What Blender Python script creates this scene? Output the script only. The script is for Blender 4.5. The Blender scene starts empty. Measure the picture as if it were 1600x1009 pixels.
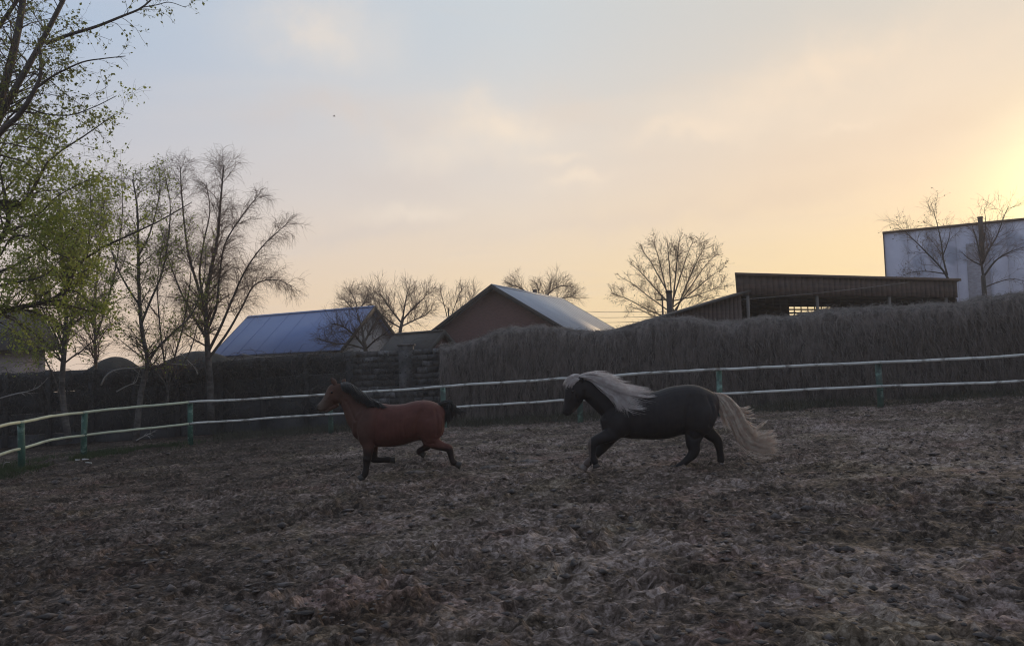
import bpy, math, random
import numpy as np
from mathutils import Vector, Matrix

# ------------------------------------------------------------------ camera
F_PX, CX, CY = 1300.0, 800.0, 504.5          # focal length and centre in photo pixels
EYE = np.array([0.0, 0.0, 1.5])
PITCH, ROLL = math.radians(3.28), math.radians(1.8)
FWD = np.array([0, math.cos(PITCH), math.sin(PITCH)])
_U0 = np.array([0, -math.sin(PITCH), math.cos(PITCH)])
_R0 = np.array([1.0, 0, 0])
RIGHT = _R0*math.cos(ROLL) - _U0*math.sin(ROLL)
UP = _U0*math.cos(ROLL) + _R0*math.sin(ROLL)

scene = bpy.context.scene
COL = scene.collection
cam_data = bpy.data.cameras.new('camera')
cam_data.sensor_width = 36.0
cam_data.lens = 36.0*F_PX/1600.0
cam_data.clip_end = 3000
cam = bpy.data.objects.new('camera', cam_data)
COL.objects.link(cam)
M = Matrix.Identity(4)
for i in range(3):
    M[i][0], M[i][1], M[i][2], M[i][3] = RIGHT[i], UP[i], -FWD[i], EYE[i]
cam.matrix_world = M
scene.camera = cam

# ------------------------------------------------------------------ light
SUN_AZ, SUN_EL = math.radians(35.0), math.radians(8.8)     # azimuth to the right of +Y
SUN_DIR = np.array([math.sin(SUN_AZ)*math.cos(SUN_EL), math.cos(SUN_AZ)*math.cos(SUN_EL), math.sin(SUN_EL)])
sun_data = bpy.data.lights.new('sun', 'SUN')
sun_data.energy = 1.5
sun_data.angle = math.radians(12)
sun_data.color = (1.0, 0.74, 0.46)
sun = bpy.data.objects.new('sun', sun_data)
COL.objects.link(sun)
sun.rotation_euler = Vector(SUN_DIR).to_track_quat('Z', 'Y').to_euler()

world = bpy.data.worlds.new('World')
scene.world = world
world.use_nodes = True
vs = scene.view_settings
vs.view_transform = 'Standard'
vs.look = 'None'
vs.exposure = 0.0
vs.gamma = 1.0
vs.use_curve_mapping = False
scene.cycles.filter_width = 1.1
SKY_STRENGTH = 1.0
HAZE = 0.0013


class NG:
    """small helper for node trees"""
    def __init__(s, tree):
        s.t = tree
        s.t.nodes.clear()

    def n(s, kind, **kw):
        nd = s.t.nodes.new(kind)
        for k, v in kw.items():
            setattr(nd, k, v)
        return nd

    def put(s, sock, v):
        if isinstance(v, bpy.types.NodeSocket):
            s.t.links.new(v, sock)
        elif isinstance(v, (tuple, list)) and sock.type == 'RGBA' and len(v) == 3:
            sock.default_value = (*v, 1)
        else:
            sock.default_value = v

    def math(s, op, a, b=0.0, c=None, clamp=False):
        nd = s.n('ShaderNodeMath', operation=op, use_clamp=clamp)
        s.put(nd.inputs[0], a)
        s.put(nd.inputs[1], b)
        if c is not None:
            s.put(nd.inputs[2], c)
        return nd.outputs[0]

    def vmath(s, op, a, b=(0, 0, 0), out=0):
        nd = s.n('ShaderNodeVectorMath', operation=op)
        s.put(nd.inputs[0], a)
        s.put(nd.inputs[1], b)
        return nd.outputs[out]

    def smooth(s, v, lo, hi):
        nd = s.n('ShaderNodeMapRange', interpolation_type='SMOOTHSTEP')
        s.put(nd.inputs[0], v)
        nd.inputs[1].default_value, nd.inputs[2].default_value = lo, hi
        return nd.outputs[0]

    def mix(s, f, a, b, blend='MIX'):
        nd = s.n('ShaderNodeMix', data_type='RGBA', blend_type=blend)
        s.put(nd.inputs[0], f)
        s.put(nd.inputs[6], a)
        s.put(nd.inputs[7], b)
        return nd.outputs[2]

    def ramp(s, f, stops):
        nd = s.n('ShaderNodeValToRGB')
        el = nd.color_ramp.elements
        while len(el) > 1:
            el.remove(el[-1])
        el[0].position, el[0].color = stops[0][0], (*stops[0][1], 1)
        for p, c in stops[1:]:
            e = el.new(p)
            e.color = (*c, 1)
        s.put(nd.inputs[0], f)
        return nd.outputs[0]

    def noise(s, vec, scale, detail=4, rough=0.55, distort=0.0, color=False):
        nd = s.n('ShaderNodeTexNoise')
        s.put(nd.inputs['Vector'], vec)
        nd.inputs['Scale'].default_value = scale
        nd.inputs['Detail'].default_value = detail
        nd.inputs['Roughness'].default_value = rough
        nd.inputs['Distortion'].default_value = distort
        return nd.outputs[1 if color else 0]


CLOUDS = [(560, 185, 200, 30, .75, 0, .0), (640, 275, 230, 30, .45, 0, .0), (560, 365, 160, 18, .4, 0, .05), (1420, 195, 220, 26, .35, 0, .1),
          (480, 35, 95, 60, .75, 1, .0), (770, 195, 85, 34, .95, 1, -.15), (905, 288, 52, 15, .9, 1, .1), (700, 235, 120, 30, .5, 1, -.2), (1290, 112, 170, 42, .9, 1, .22),
          (1500, 105, 150, 34, .45, 1, .25), (1095, 208, 80, 14, .75, 1, .05), (640, 338, 70, 14, .6, 1, .0), (860, 250, 45, 10, .6, 1, .0), (1340, 183, 40, 7, .8, 1, .0),
          (1000, 350, 200, 16, .45, 0, .06), (1250, 300, 180, 22, .45, 0, .1), (880, 160, 90, 30, .35, 0, -.3)]


def build_sky():
    g = NG(world.node_tree)
    tc = g.n('ShaderNodeTexCoord')
    d = g.vmath('NORMALIZE', tc.outputs['Generated'])
    sep = g.n('ShaderNodeSeparateXYZ')
    g.put(sep.inputs[0], d)
    dx, dy, dz = sep.outputs
    e = g.math('MAXIMUM', dz, 0.0)
    flat = g.n('ShaderNodeCombineXYZ')
    g.put(flat.inputs[0], dx)
    g.put(flat.inputs[1], dy)
    fl = g.vmath('NORMALIZE', flat.outputs[0])
    a = g.vmath('DOT_PRODUCT', fl, (math.sin(SUN_AZ), math.cos(SUN_AZ), 0), out=1)
    a = g.math('MULTIPLY_ADD', a, 0.5, 0.5)
    low = g.ramp(a, [(0.0, (.42, .40, .44)), (0.5, (.58, .50, .47)), (.71, (.86, .67, .54)), (.915, (1.0, .755, .46)), (1.0, (1.0, .78, .42))])
    mid = g.ramp(a, [(0.0, (.38, .42, .50)), (0.5, (.50, .53, .58)), (.71, (.63, .61, .645)), (.915, (.84, .735, .64)), (1.0, (.93, .72, .52))])
    high = g.ramp(a, [(0.0, (.30, .38, .52)), (0.5, (.38, .48, .64)), (.71, (.44, .555, .73)), (.915, (.645, .69, .725)), (1.0, (.70, .66, .60))])
    c = g.mix(g.smooth(e, 0.03, 0.24), low, mid)
    c = g.mix(g.smooth(e, 0.16, 0.42), c, high)
    c = g.mix(g.smooth(e, 0.42, 0.95), c, g.ramp(a, [(0, (.30, .38, .52)), (1, (.40, .48, .60))]))
    # physically based twilight sky underneath
    sk = g.n('ShaderNodeTexSky', sky_type='NISHITA')
    sk.sun_disc = False
    sk.sun_elevation = SUN_EL
    sk.sun_rotation = SUN_AZ
    sk.dust_density = 3.0
    nish = g.vmath('SCALE', sk.outputs[0])
    nish.node.inputs[3].default_value = 0.06
    c = g.mix(0.06, c, nish)
    # glow round the veiled sun
    s = g.math('MAXIMUM', g.vmath('DOT_PRODUCT', d, tuple(SUN_DIR), out=1), 0.0)
    glow = g.math('POWER', s, 350.0)
    gl = g.mix(1.0, (0, 0, 0), (.44, .52, .20))
    gsc = g.vmath('SCALE', gl)
    g.put(gsc.node.inputs[3], glow)
    # soft clouds, laid out on a flat layer overhead
    inv = g.math('DIVIDE', 1.0, g.math('ADD', e, 0.16))
    pl = g.vmath('SCALE', flat.outputs[0])
    g.put(pl.node.inputs[3], inv)
    mp = g.n('ShaderNodeMapping')
    g.put(mp.inputs[0], pl)
    mp.inputs['Location'].default_value = (3.1, 1.9, 0)
    mp.inputs['Rotation'].default_value = (0, 0, math.radians(-14))
    mp.inputs['Scale'].default_value = (0.75, 1.5, 1)
    n1 = g.noise(mp.outputs[0], 1.15, 6, 0.52, 0.35)
    m1 = g.smooth(n1, 0.47, 0.68)
    n2 = g.noise(mp.outputs[0], 2.3, 5, 0.55, 0.6)
    m2 = g.smooth(n2, 0.50, 0.70)
    lit = g.ramp(a, [(0, (.44, .43, .48)), (.5, (.56, .53, .55)), (.71, (.74, .69, .66)), (.915, (.92, .79, .65)), (1.0, (.98, .79, .60))])
    shade = g.ramp(a, [(0, (.34, .35, .41)), (.5, (.46, .45, .49)), (.71, (.53, .52, .57)), (.915, (.76, .66, .58)), (1.0, (.88, .68, .50))])
    c = g.mix(g.math('MULTIPLY', m1, 0.15), c, lit)
    c = g.mix(g.math('MULTIPLY', m2, 0.14), c, shade)
    # the soft cloud banks that hang over the paddock: direction, half width and height (radians), weight, lit or shaded
    wob = g.vmath('SUBTRACT', g.noise(d, 7.0, 5, 0.6, 0.0, True), (.5, .5, .5))
    wsc = g.vmath('SCALE', wob)
    wsc.node.inputs[3].default_value = 0.11
    dd = g.vmath('ADD', d, wsc)
    fluff = g.smooth(g.noise(d, 9.0, 6, 0.62), 0.30, 0.62)
    for px, py, w, h, amt, kind, tilt in CLOUDS:
        v = FWD+RIGHT*((px-CX)/F_PX)+UP*((CY-py)/F_PX)
        v = v/np.linalg.norm(v)
        side = np.cross(v, (0, 0, 1.0))
        side /= np.linalg.norm(side)
        top = np.cross(side, v)
        side, top = side*math.cos(tilt)+top*math.sin(tilt), top*math.cos(tilt)-side*math.sin(tilt)
        rel = g.vmath('SUBTRACT', dd, tuple(v))
        uu = g.math('DIVIDE', g.vmath('DOT_PRODUCT', rel, tuple(side), out=1), w/F_PX)
        vv = g.math('DIVIDE', g.vmath('DOT_PRODUCT', rel, tuple(top), out=1), h/F_PX)
        q = g.math('ADD', g.math('MULTIPLY', uu, uu), g.math('MULTIPLY', vv, vv))
        q = g.math('EXPONENT', g.math('MULTIPLY', q, -1.0))
        q = g.math('MULTIPLY', q, g.math('MULTIPLY_ADD', fluff, 0.6, 0.4))
        c = g.mix(g.math('MULTIPLY', q, amt), c, lit if kind else shade)
    c = g.vmath('ADD', c, gsc)
    # below the horizon the world is dull earth
    c = g.mix(g.smooth(dz, -0.02, 0.0), (.06, .055, .05), c)
    bg = g.n('ShaderNodeBackground')
    g.put(bg.inputs[0], c)
    bg.inputs[1].default_value = SKY_STRENGTH
    out = g.n('ShaderNodeOutputWorld')
    g.put(out.inputs[0], bg.outputs[0])


build_sky()

# ------------------------------------------------------------------ helpers
rng = np.random.default_rng(7)


def P(px, py, d):
    """point seen at photo pixel (px, py) at distance d along the view axis"""
    return EYE + FWD*d + RIGHT*((px-CX)/F_PX*d) + UP*((CY-py)/F_PX*d)


SLOPE = 0.0366


def terrain(x, y):
    x = np.asarray(x, float)
    y = np.asarray(y, float)
    lim = 16.0
    xx = lim*np.tanh(x/lim*0.55)/0.55*1.0
    xx = np.where(np.abs(x) < 12, x, np.sign(x)*(12+4*np.tanh((np.abs(x)-12)/4)))
    return SLOPE*xx


def on_ground(px, py):
    """depth at which the ray through a pixel meets the paddock"""
    lo, hi = 2.0, 60.0
    for _ in range(50):
        m = .5*(lo+hi)
        p = P(px, py, m)
        if p[2] > terrain(p[0], p[1]):
            lo = m
        else:
            hi = m
    return lo


class Grid2:
    def __init__(s, seed):
        s.t = np.random.default_rng(seed).random((256, 256))

    def __call__(s, x, y):
        xi, yi = np.floor(x).astype(int), np.floor(y).astype(int)
        fx, fy = x-xi, y-yi
        fx, fy = fx*fx*(3-2*fx), fy*fy*(3-2*fy)
        a, b = s.t[xi & 255, yi & 255], s.t[(xi+1) & 255, yi & 255]
        c, d = s.t[xi & 255, (yi+1) & 255], s.t[(xi+1) & 255, (yi+1) & 255]
        return (a+(b-a)*fx)*(1-fy)+(c+(d-c)*fx)*fy


_G = [Grid2(i) for i in range(10)]


def fbm(x, y, oct=4, gain=0.5, base=0):
    r, a, t = 0, 1.0, 0
    for i in range(oct):
        r = r+a*_G[(base+i) % 10](x*2**i+17.3*i, y*2**i+5.1*i)
        t += a
        a *= gain
    return r/t


def pits(x, y, cell, seed, present):
    """jittered hoof prints: dish with a raised rim"""
    r = np.random.default_rng(seed)
    jx, jy, am, el, pr = (r.random((256, 256)) for _ in range(5))
    X, Y = x/cell, y/cell
    xi, yi = np.floor(X).astype(int), np.floor(Y).astype(int)
    out = np.zeros_like(X)
    for ox in (-1, 0, 1):
        for oy in (-1, 0, 1):
            i, j = (xi+ox) & 255, (yi+oy) & 255
            cx, cy = xi+ox+jx[i, j], yi+oy+jy[i, j]
            ang = el[i, j]*math.pi
            ux, uy = X-cx, Y-cy
            u = ux*np.cos(ang)+uy*np.sin(ang)
            v = -ux*np.sin(ang)+uy*np.cos(ang)
            rr = np.sqrt((u/0.62)**2+(v/0.44)**2)
            prof = np.where(rr < 1, -(1-rr**2)**1.2, 0)+0.55*np.exp(-((rr-1.12)/0.22)**2)
            out += np.where(pr[i, j] < present, prof*(0.35+0.65*am[i, j]), 0)
    return out


def clods(x, y, cell, seed):
    """flat-topped crumbs of earth with gaps between them"""
    r = np.random.default_rng(seed)
    jx, jy, am, el = (r.random((256, 256)) for _ in range(4))
    X, Y = x/cell, y/cell
    xi, yi = np.floor(X).astype(int), np.floor(Y).astype(int)
    out = np.zeros_like(X)
    for ox in (-1, 0, 1):
        for oy in (-1, 0, 1):
            i, j = (xi+ox) & 255, (yi+oy) & 255
            ang = el[i, j]*math.pi
            ux, uy = X-(xi+ox+jx[i, j]), Y-(yi+oy+jy[i, j])
            u = ux*np.cos(ang)+uy*np.sin(ang)
            v = -ux*np.sin(ang)+uy*np.cos(ang)
            rr = (u/.72)**2+(v/.50)**2
            out = np.maximum(out, np.clip(1.25*(1-rr), 0, 1)**.7*(.25+.75*am[i, j]))
    return out


def link(o, parent=None, **props):
    COL.objects.link(o)
    if parent is not None:
        o.parent = parent
    for k, v in props.items():
        o[k] = v
    return o


def mesh_arrays(name, V, faces, mat, smooth=False):
    """faces: list of index arrays (n,3) or (n,4)"""
    me = bpy.data.meshes.new(name)
    V = np.ascontiguousarray(V, dtype=np.float32)
    faces = [np.asarray(f, dtype=np.int32) for f in faces if len(f)]
    loops = np.concatenate([f.ravel() for f in faces])
    tot = np.concatenate([np.full(len(f), f.shape[1], np.int32) for f in faces])
    start = np.concatenate([[0], np.cumsum(tot)[:-1]]).astype(np.int32)
    me.vertices.add(len(V))
    me.vertices.foreach_set('co', V.ravel())
    me.loops.add(len(loops))
    me.loops.foreach_set('vertex_index', loops)
    me.polygons.add(len(tot))
    me.polygons.foreach_set('loop_start', start)
    me.polygons.foreach_set('loop_total', tot)
    if smooth:
        me.polygons.foreach_set('use_smooth', np.ones(len(tot), bool))
    me.update(calc_edges=True)
    me.validate()
    if mat is not None:
        me.materials.append(mat)
    return me


def obj(name, me, parent=None, loc=None, **props):
    o = bpy.data.objects.new(name, me)
    link(o, parent, **props)
    if loc is not None:
        o.location = tuple(loc)
    return o


def empty(name, loc=(0, 0, 0), rz=0.0, **props):
    o = bpy.data.objects.new(name, None)
    o.empty_display_size = 0.2
    link(o, None, **props)
    o.location = tuple(loc)
    o.rotation_euler = (0, 0, rz)
    return o


class MB:
    """collects quads / boxes / tubes into one mesh"""
    def __init__(s):
        s.V, s.F3, s.F4, s.n = [], [], [], 0

    def add(s, V, f3=None, f4=None):
        V = np.asarray(V, float)
        s.V.append(V)
        if f3 is not None and len(f3):
            s.F3.append(np.asarray(f3)+s.n)
        if f4 is not None and len(f4):
            s.F4.append(np.asarray(f4)+s.n)
        s.n += len(V)
        return s

    def box(s, lo, hi, wob=0.0):
        (x0, y0, z0), (x1, y1, z1) = lo, hi
        V = np.array([(x0, y0, z0), (x1, y0, z0), (x1, y1, z0), (x0, y1, z0), (x0, y0, z1), (x1, y0, z1), (x1, y1, z1), (x0, y1, z1)], float)
        if wob:
            V += rng.normal(0, wob, V.shape)
        return s.hexa(V)

    def hexa(s, V):
        return s.add(V, f4=[(0, 3, 2, 1), (4, 5, 6, 7), (0, 1, 5, 4), (1, 2, 6, 5), (2, 3, 7, 6), (3, 0, 4, 7)])

    def prism(s, poly, axis_vec):
        """poly: list of 3d points, extruded along axis_vec"""
        p = np.asarray(poly, float)
        n = len(p)
        V = np.concatenate([p, p+np.asarray(axis_vec, float)])
        f4 = [(i, (i+1) % n, n+(i+1) % n, n+i) for i in range(n)]
        f3 = [(0, i+1, i) for i in range(1, n-1)]+[(n, n+i, n+i+1) for i in range(1, n-1)]
        return s.add(V, f3, f4)

    def tube(s, pts, rad, sides=8):
        V, f4, f3 = tubes(np.asarray(pts, float)[None], np.asarray(rad, float)[None], sides, cap=True)
        return s.add(V, f3, f4)

    def build(s, name, mat, parent=None, smooth=False, **props):
        V = np.concatenate(s.V)
        fs = []
        if s.F3:
            fs.append(np.concatenate(s.F3))
        if s.F4:
            fs.append(np.concatenate(s.F4))
        return obj(name, mesh_arrays(name, V, fs, mat, smooth), parent, **props)


def tubes(pts, rad, sides=4, cap=False):
    """pts (B,N,3), rad (B,N) -> verts, quads, tris"""
    B, N, _ = pts.shape
    t = np.gradient(pts, axis=1)
    t /= np.linalg.norm(t, axis=2, keepdims=True)+1e-9
    mean = t.mean(axis=1)
    ref = np.zeros((B, 3))
    ref[np.arange(B), np.argmin(np.abs(mean), axis=1)] = 1
    u = np.cross(t, ref[:, None, :])
    u /= np.linalg.norm(u, axis=2, keepdims=True)+1e-9
    v = np.cross(t, u)
    ang = np.arange(sides)*2*math.pi/sides
    ring = u[:, :, None, :]*np.cos(ang)[None, None, :, None]+v[:, :, None, :]*np.sin(ang)[None, None, :, None]
    V = (pts[:, :, None, :]+ring*rad[:, :, None, None]).reshape(-1, 3)
    b = np.arange(B)[:, None, None]*N*sides
    i = np.arange(N-1)[None, :, None]*sides
    k = np.arange(sides)[None, None, :]
    k2 = (k+1) % sides
    Q = np.stack([b+i+k, b+i+k2, b+i+sides+k2, b+i+sides+k], axis=-1).reshape(-1, 4)
    T = np.zeros((0, 3), int)
    if cap:
        T = []
        for bi in range(B):
            o = bi*N*sides
            T += [(o, o+j+1, o+j) for j in range(1, sides-1)]
            o2 = o+(N-1)*sides
            T += [(o2, o2+j, o2+j+1) for j in range(1, sides-1)]
        T = np.array(T)
    return V, Q, T


def spline(ctrl, n):
    """Catmull-Rom through control points (any dimension)"""
    c = np.asarray(ctrl, float)
    c = np.concatenate([[2*c[0]-c[1]], c, [2*c[-1]-c[-2]]])
    k = len(c)-3
    t = np.linspace(0, k-1e-6, n)
    i = t.astype(int)
    f = (t-i)[:, None]
    p0, p1, p2, p3 = c[i], c[i+1], c[i+2], c[i+3]
    return .5*((2*p1)+(-p0+p2)*f+(2*p0-5*p1+4*p2-p3)*f**2+(-p0+3*p1-3*p2+p3)*f**3)


def leaves_mesh(name, at, size, mat, spread, n_per, fold=.35):
    """small folded leaves round the given points"""
    at = np.repeat(at, n_per, axis=0)
    n = len(at)
    c = at+rng.normal(0, spread, (n, 3))
    s = size*(.55+.9*rng.random(n))[:, None]
    a = rng.normal(0, 1, (n, 3))
    a[:, 2] -= .5
    a /= np.linalg.norm(a, axis=1, keepdims=True)
    b = np.cross(a, rng.normal(0, 1, (n, 3)))
    b /= np.linalg.norm(b, axis=1, keepdims=True)
    nn = np.cross(a, b)
    V = np.stack([c, c+a*s*.55+b*s*.38+nn*s*fold*.4, c+a*s*1.15, c+a*s*.55-b*s*.38+nn*s*fold*.4], 1).reshape(-1, 3)
    k = np.arange(n)[:, None]*4
    T = np.concatenate([k+np.array([[0, 1, 2]]), k+np.array([[0, 2, 3]])])
    return V, T


# ------------------------------------------------------------------ materials
def pmat(name, c1, c2=None, scale=3.0, rough=0.8, bump=0.0, bscale=None, stretch=(1, 1, 1), lo=0.35, hi=0.65, c3=None, scale3=0.6, metallic=0.0, translucent=0.0, sheen=0.0, detail=5):
    m = bpy.data.materials.new(name)
    m.use_nodes = True
    g = NG(m.node_tree)
    tc = g.n('ShaderNodeTexCoord')
    mp = g.n('ShaderNodeMapping')
    g.put(mp.inputs[0], tc.outputs['Object'])
    mp.inputs['Scale'].default_value = stretch
    n = g.noise(mp.outputs[0], scale, detail, 0.6)
    c = g.mix(g.smooth(n, lo, hi), c1, c2 or c1)
    if c3:
        n3 = g.noise(mp.outputs[0], scale3, 4, 0.6, 0.4)
        c = g.mix(g.smooth(n3, 0.5, 0.66), c, c3)
    b = g.n('ShaderNodeBsdfPrincipled')
    g.put(b.inputs['Base Color'], c)
    b.inputs['Roughness'].default_value = rough
    b.inputs['Metallic'].default_value = metallic
    if sheen:
        b.inputs['Sheen Weight'].default_value = sheen
    if bump:
        bn = g.noise(mp.outputs[0], bscale or scale*3, 6, 0.65)
        bp = g.n('ShaderNodeBump')
        bp.inputs['Strength'].default_value = 1.0
        bp.inputs['Distance'].default_value = bump
        g.put(bp.inputs['Height'], bn)
        g.put(b.inputs['Normal'], bp.outputs[0])
    out = g.n('ShaderNodeOutputMaterial')
    sh = b.outputs[0]
    if translucent:
        tr = g.n('ShaderNodeBsdfTranslucent')
        g.put(tr.inputs[0], c)
        mx = g.n('ShaderNodeMixShader')
        mx.inputs[0].default_value = translucent
        g.put(mx.inputs[1], sh)
        g.put(mx.inputs[2], tr.outputs[0])
        sh = mx.outputs[0]
    g.put(out.inputs[0], sh)
    return m


def ground_mat():
    m = bpy.data.materials.new('churned_earth')
    m.use_nodes = True
    g = NG(m.node_tree)
    tc = g.n('ShaderNodeTexCoord')
    o = tc.outputs['Object']
    big = g.noise(o, 0.22, 3, 0.5)
    med = g.noise(o, 1.3, 5, 0.6, 0.3)
    fin = g.noise(o, 13.0, 5, 0.64)
    vf = g.noise(o, 36.0, 3, 0.65)
    v = g.math('ADD', g.math('MULTIPLY', fin, 0.56), g.math('MULTIPLY', vf, 0.44))
    wv = g.vmath('SCALE', g.noise(o, 22.0, 3, 0.6, 0.0, True))
    wv.node.inputs[3].default_value = 0.045
    ow = g.vmath('ADD', o, wv)
    cells = []
    for sc_ in (13.0, 29.0):
        vo = g.n('ShaderNodeTexVoronoi', voronoi_dimensions='2D')
        g.put(vo.inputs['Vector'], ow)
        vo.inputs['Scale'].default_value = sc_
        sx = g.n('ShaderNodeSeparateColor')
        g.put(sx.inputs[0], vo.outputs['Color'])
        cells.append((vo.outputs['Distance'], sx.outputs[0]))
    v = g.math('MULTIPLY_ADD', v, 0.62, 0.19)
    v = g.math('ADD', v, g.math('MULTIPLY_ADD', cells[0][1], 0.07, -0.035))
    v = g.math('ADD', v, g.math('MULTIPLY_ADD', cells[1][1], 0.09, -0.045))
    v = g.math('ADD', v, g.math('MULTIPLY_ADD', med, 0.34, -0.17))
    v = g.math('ADD', v, g.math('MULTIPLY_ADD', big, 0.26, -0.13))
    # the left side stays damper and darker
    sp = g.n('ShaderNodeSeparateXYZ')
    g.put(sp.inputs[0], o)
    damp = g.smooth(g.math('ADD', g.math('MULTIPLY', sp.outputs[0], -1.0), g.math('MULTIPLY', med, 4.0)), 2.0, 9.0)
    v = g.math('SUBTRACT', v, g.math('MULTIPLY', damp, 0.062))
    c = g.ramp(v, [(0.40, (.026, .017, .012)), (0.46, (.070, .049, .037)), (0.515, (.128, .093, .075)), (0.565, (.215, .163, .140)), (.64, (.38, .305, .27))])
    gn = g.smooth(g.noise(o, 0.75, 5, 0.62, 0.5), 0.48, 0.66)
    c = g.mix(g.math('MULTIPLY', gn, 0.6), c, g.mix(1.0, c, (.80, .82, .58), 'MULTIPLY'))
    rn = g.smooth(g.noise(g.vmath('ADD', o, (31, 7, 3)), 0.9, 5, 0.6, 0.6), 0.52, 0.68)
    c = g.mix(g.math('MULTIPLY', rn, 0.5), c, g.mix(1.0, c, (1.08, .80, .78), 'MULTIPLY'))
    b = g.n('ShaderNodeBsdfPrincipled')
    g.put(b.inputs['Base Color'], c)
    b.inputs['Roughness'].default_value = 0.85
    b.inputs['Specular IOR Level'].default_value = 0.25
    bp = g.n('ShaderNodeBump')
    bp.inputs['Distance'].default_value = 0.02
    hh = g.math('MULTIPLY_ADD', cells[0][0], -0.5, g.math('MULTIPLY', cells[1][0], -0.5))
    g.put(bp.inputs['Height'], g.math('ADD', hh, g.math('MULTIPLY', vf, 0.5)))
    g.put(b.inputs['Normal'], bp.outputs[0])
    out = g.n('ShaderNodeOutputMaterial')
    g.put(out.inputs[0], b.outputs[0])
    return m


def attr_mat(name, rough, sheen=0.0, var=0.25, nscale=9.0, spec=0.3, stretch=(1, 1, 1)):
    """colour comes from the mesh's own point attribute 'coat'"""
    m = bpy.data.materials.new(name)
    m.use_nodes = True
    g = NG(m.node_tree)
    at = g.n('ShaderNodeAttribute', attribute_name='coat')
    tc = g.n('ShaderNodeTexCoord')
    mp = g.n('ShaderNodeMapping')
    g.put(mp.inputs[0], tc.outputs['Object'])
    mp.inputs['Scale'].default_value = stretch
    n = g.noise(mp.outputs[0], nscale, 5, 0.65)
    k = g.math('MULTIPLY_ADD', n, 2*var, 1-var)
    sc = g.vmath('SCALE', at.outputs[0])
    g.put(sc.node.inputs[3], k)
    b = g.n('ShaderNodeBsdfPrincipled')
    g.put(b.inputs['Base Color'], sc)
    b.inputs['Roughness'].default_value = rough
    b.inputs['Specular IOR Level'].default_value = spec
    if sheen:
        b.inputs['Sheen Weight'].default_value = sheen
        b.inputs['Sheen Roughness'].default_value = 0.4
    bp = g.n('ShaderNodeBump')
    bp.inputs['Distance'].default_value = 0.004
    g.put(bp.inputs['Height'], g.noise(mp.outputs[0], 60, 4, 0.6))
    g.put(b.inputs['Normal'], bp.outputs[0])
    out = g.n('ShaderNodeOutputMaterial')
    g.put(out.inputs[0], b.outputs[0])
    return m


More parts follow.
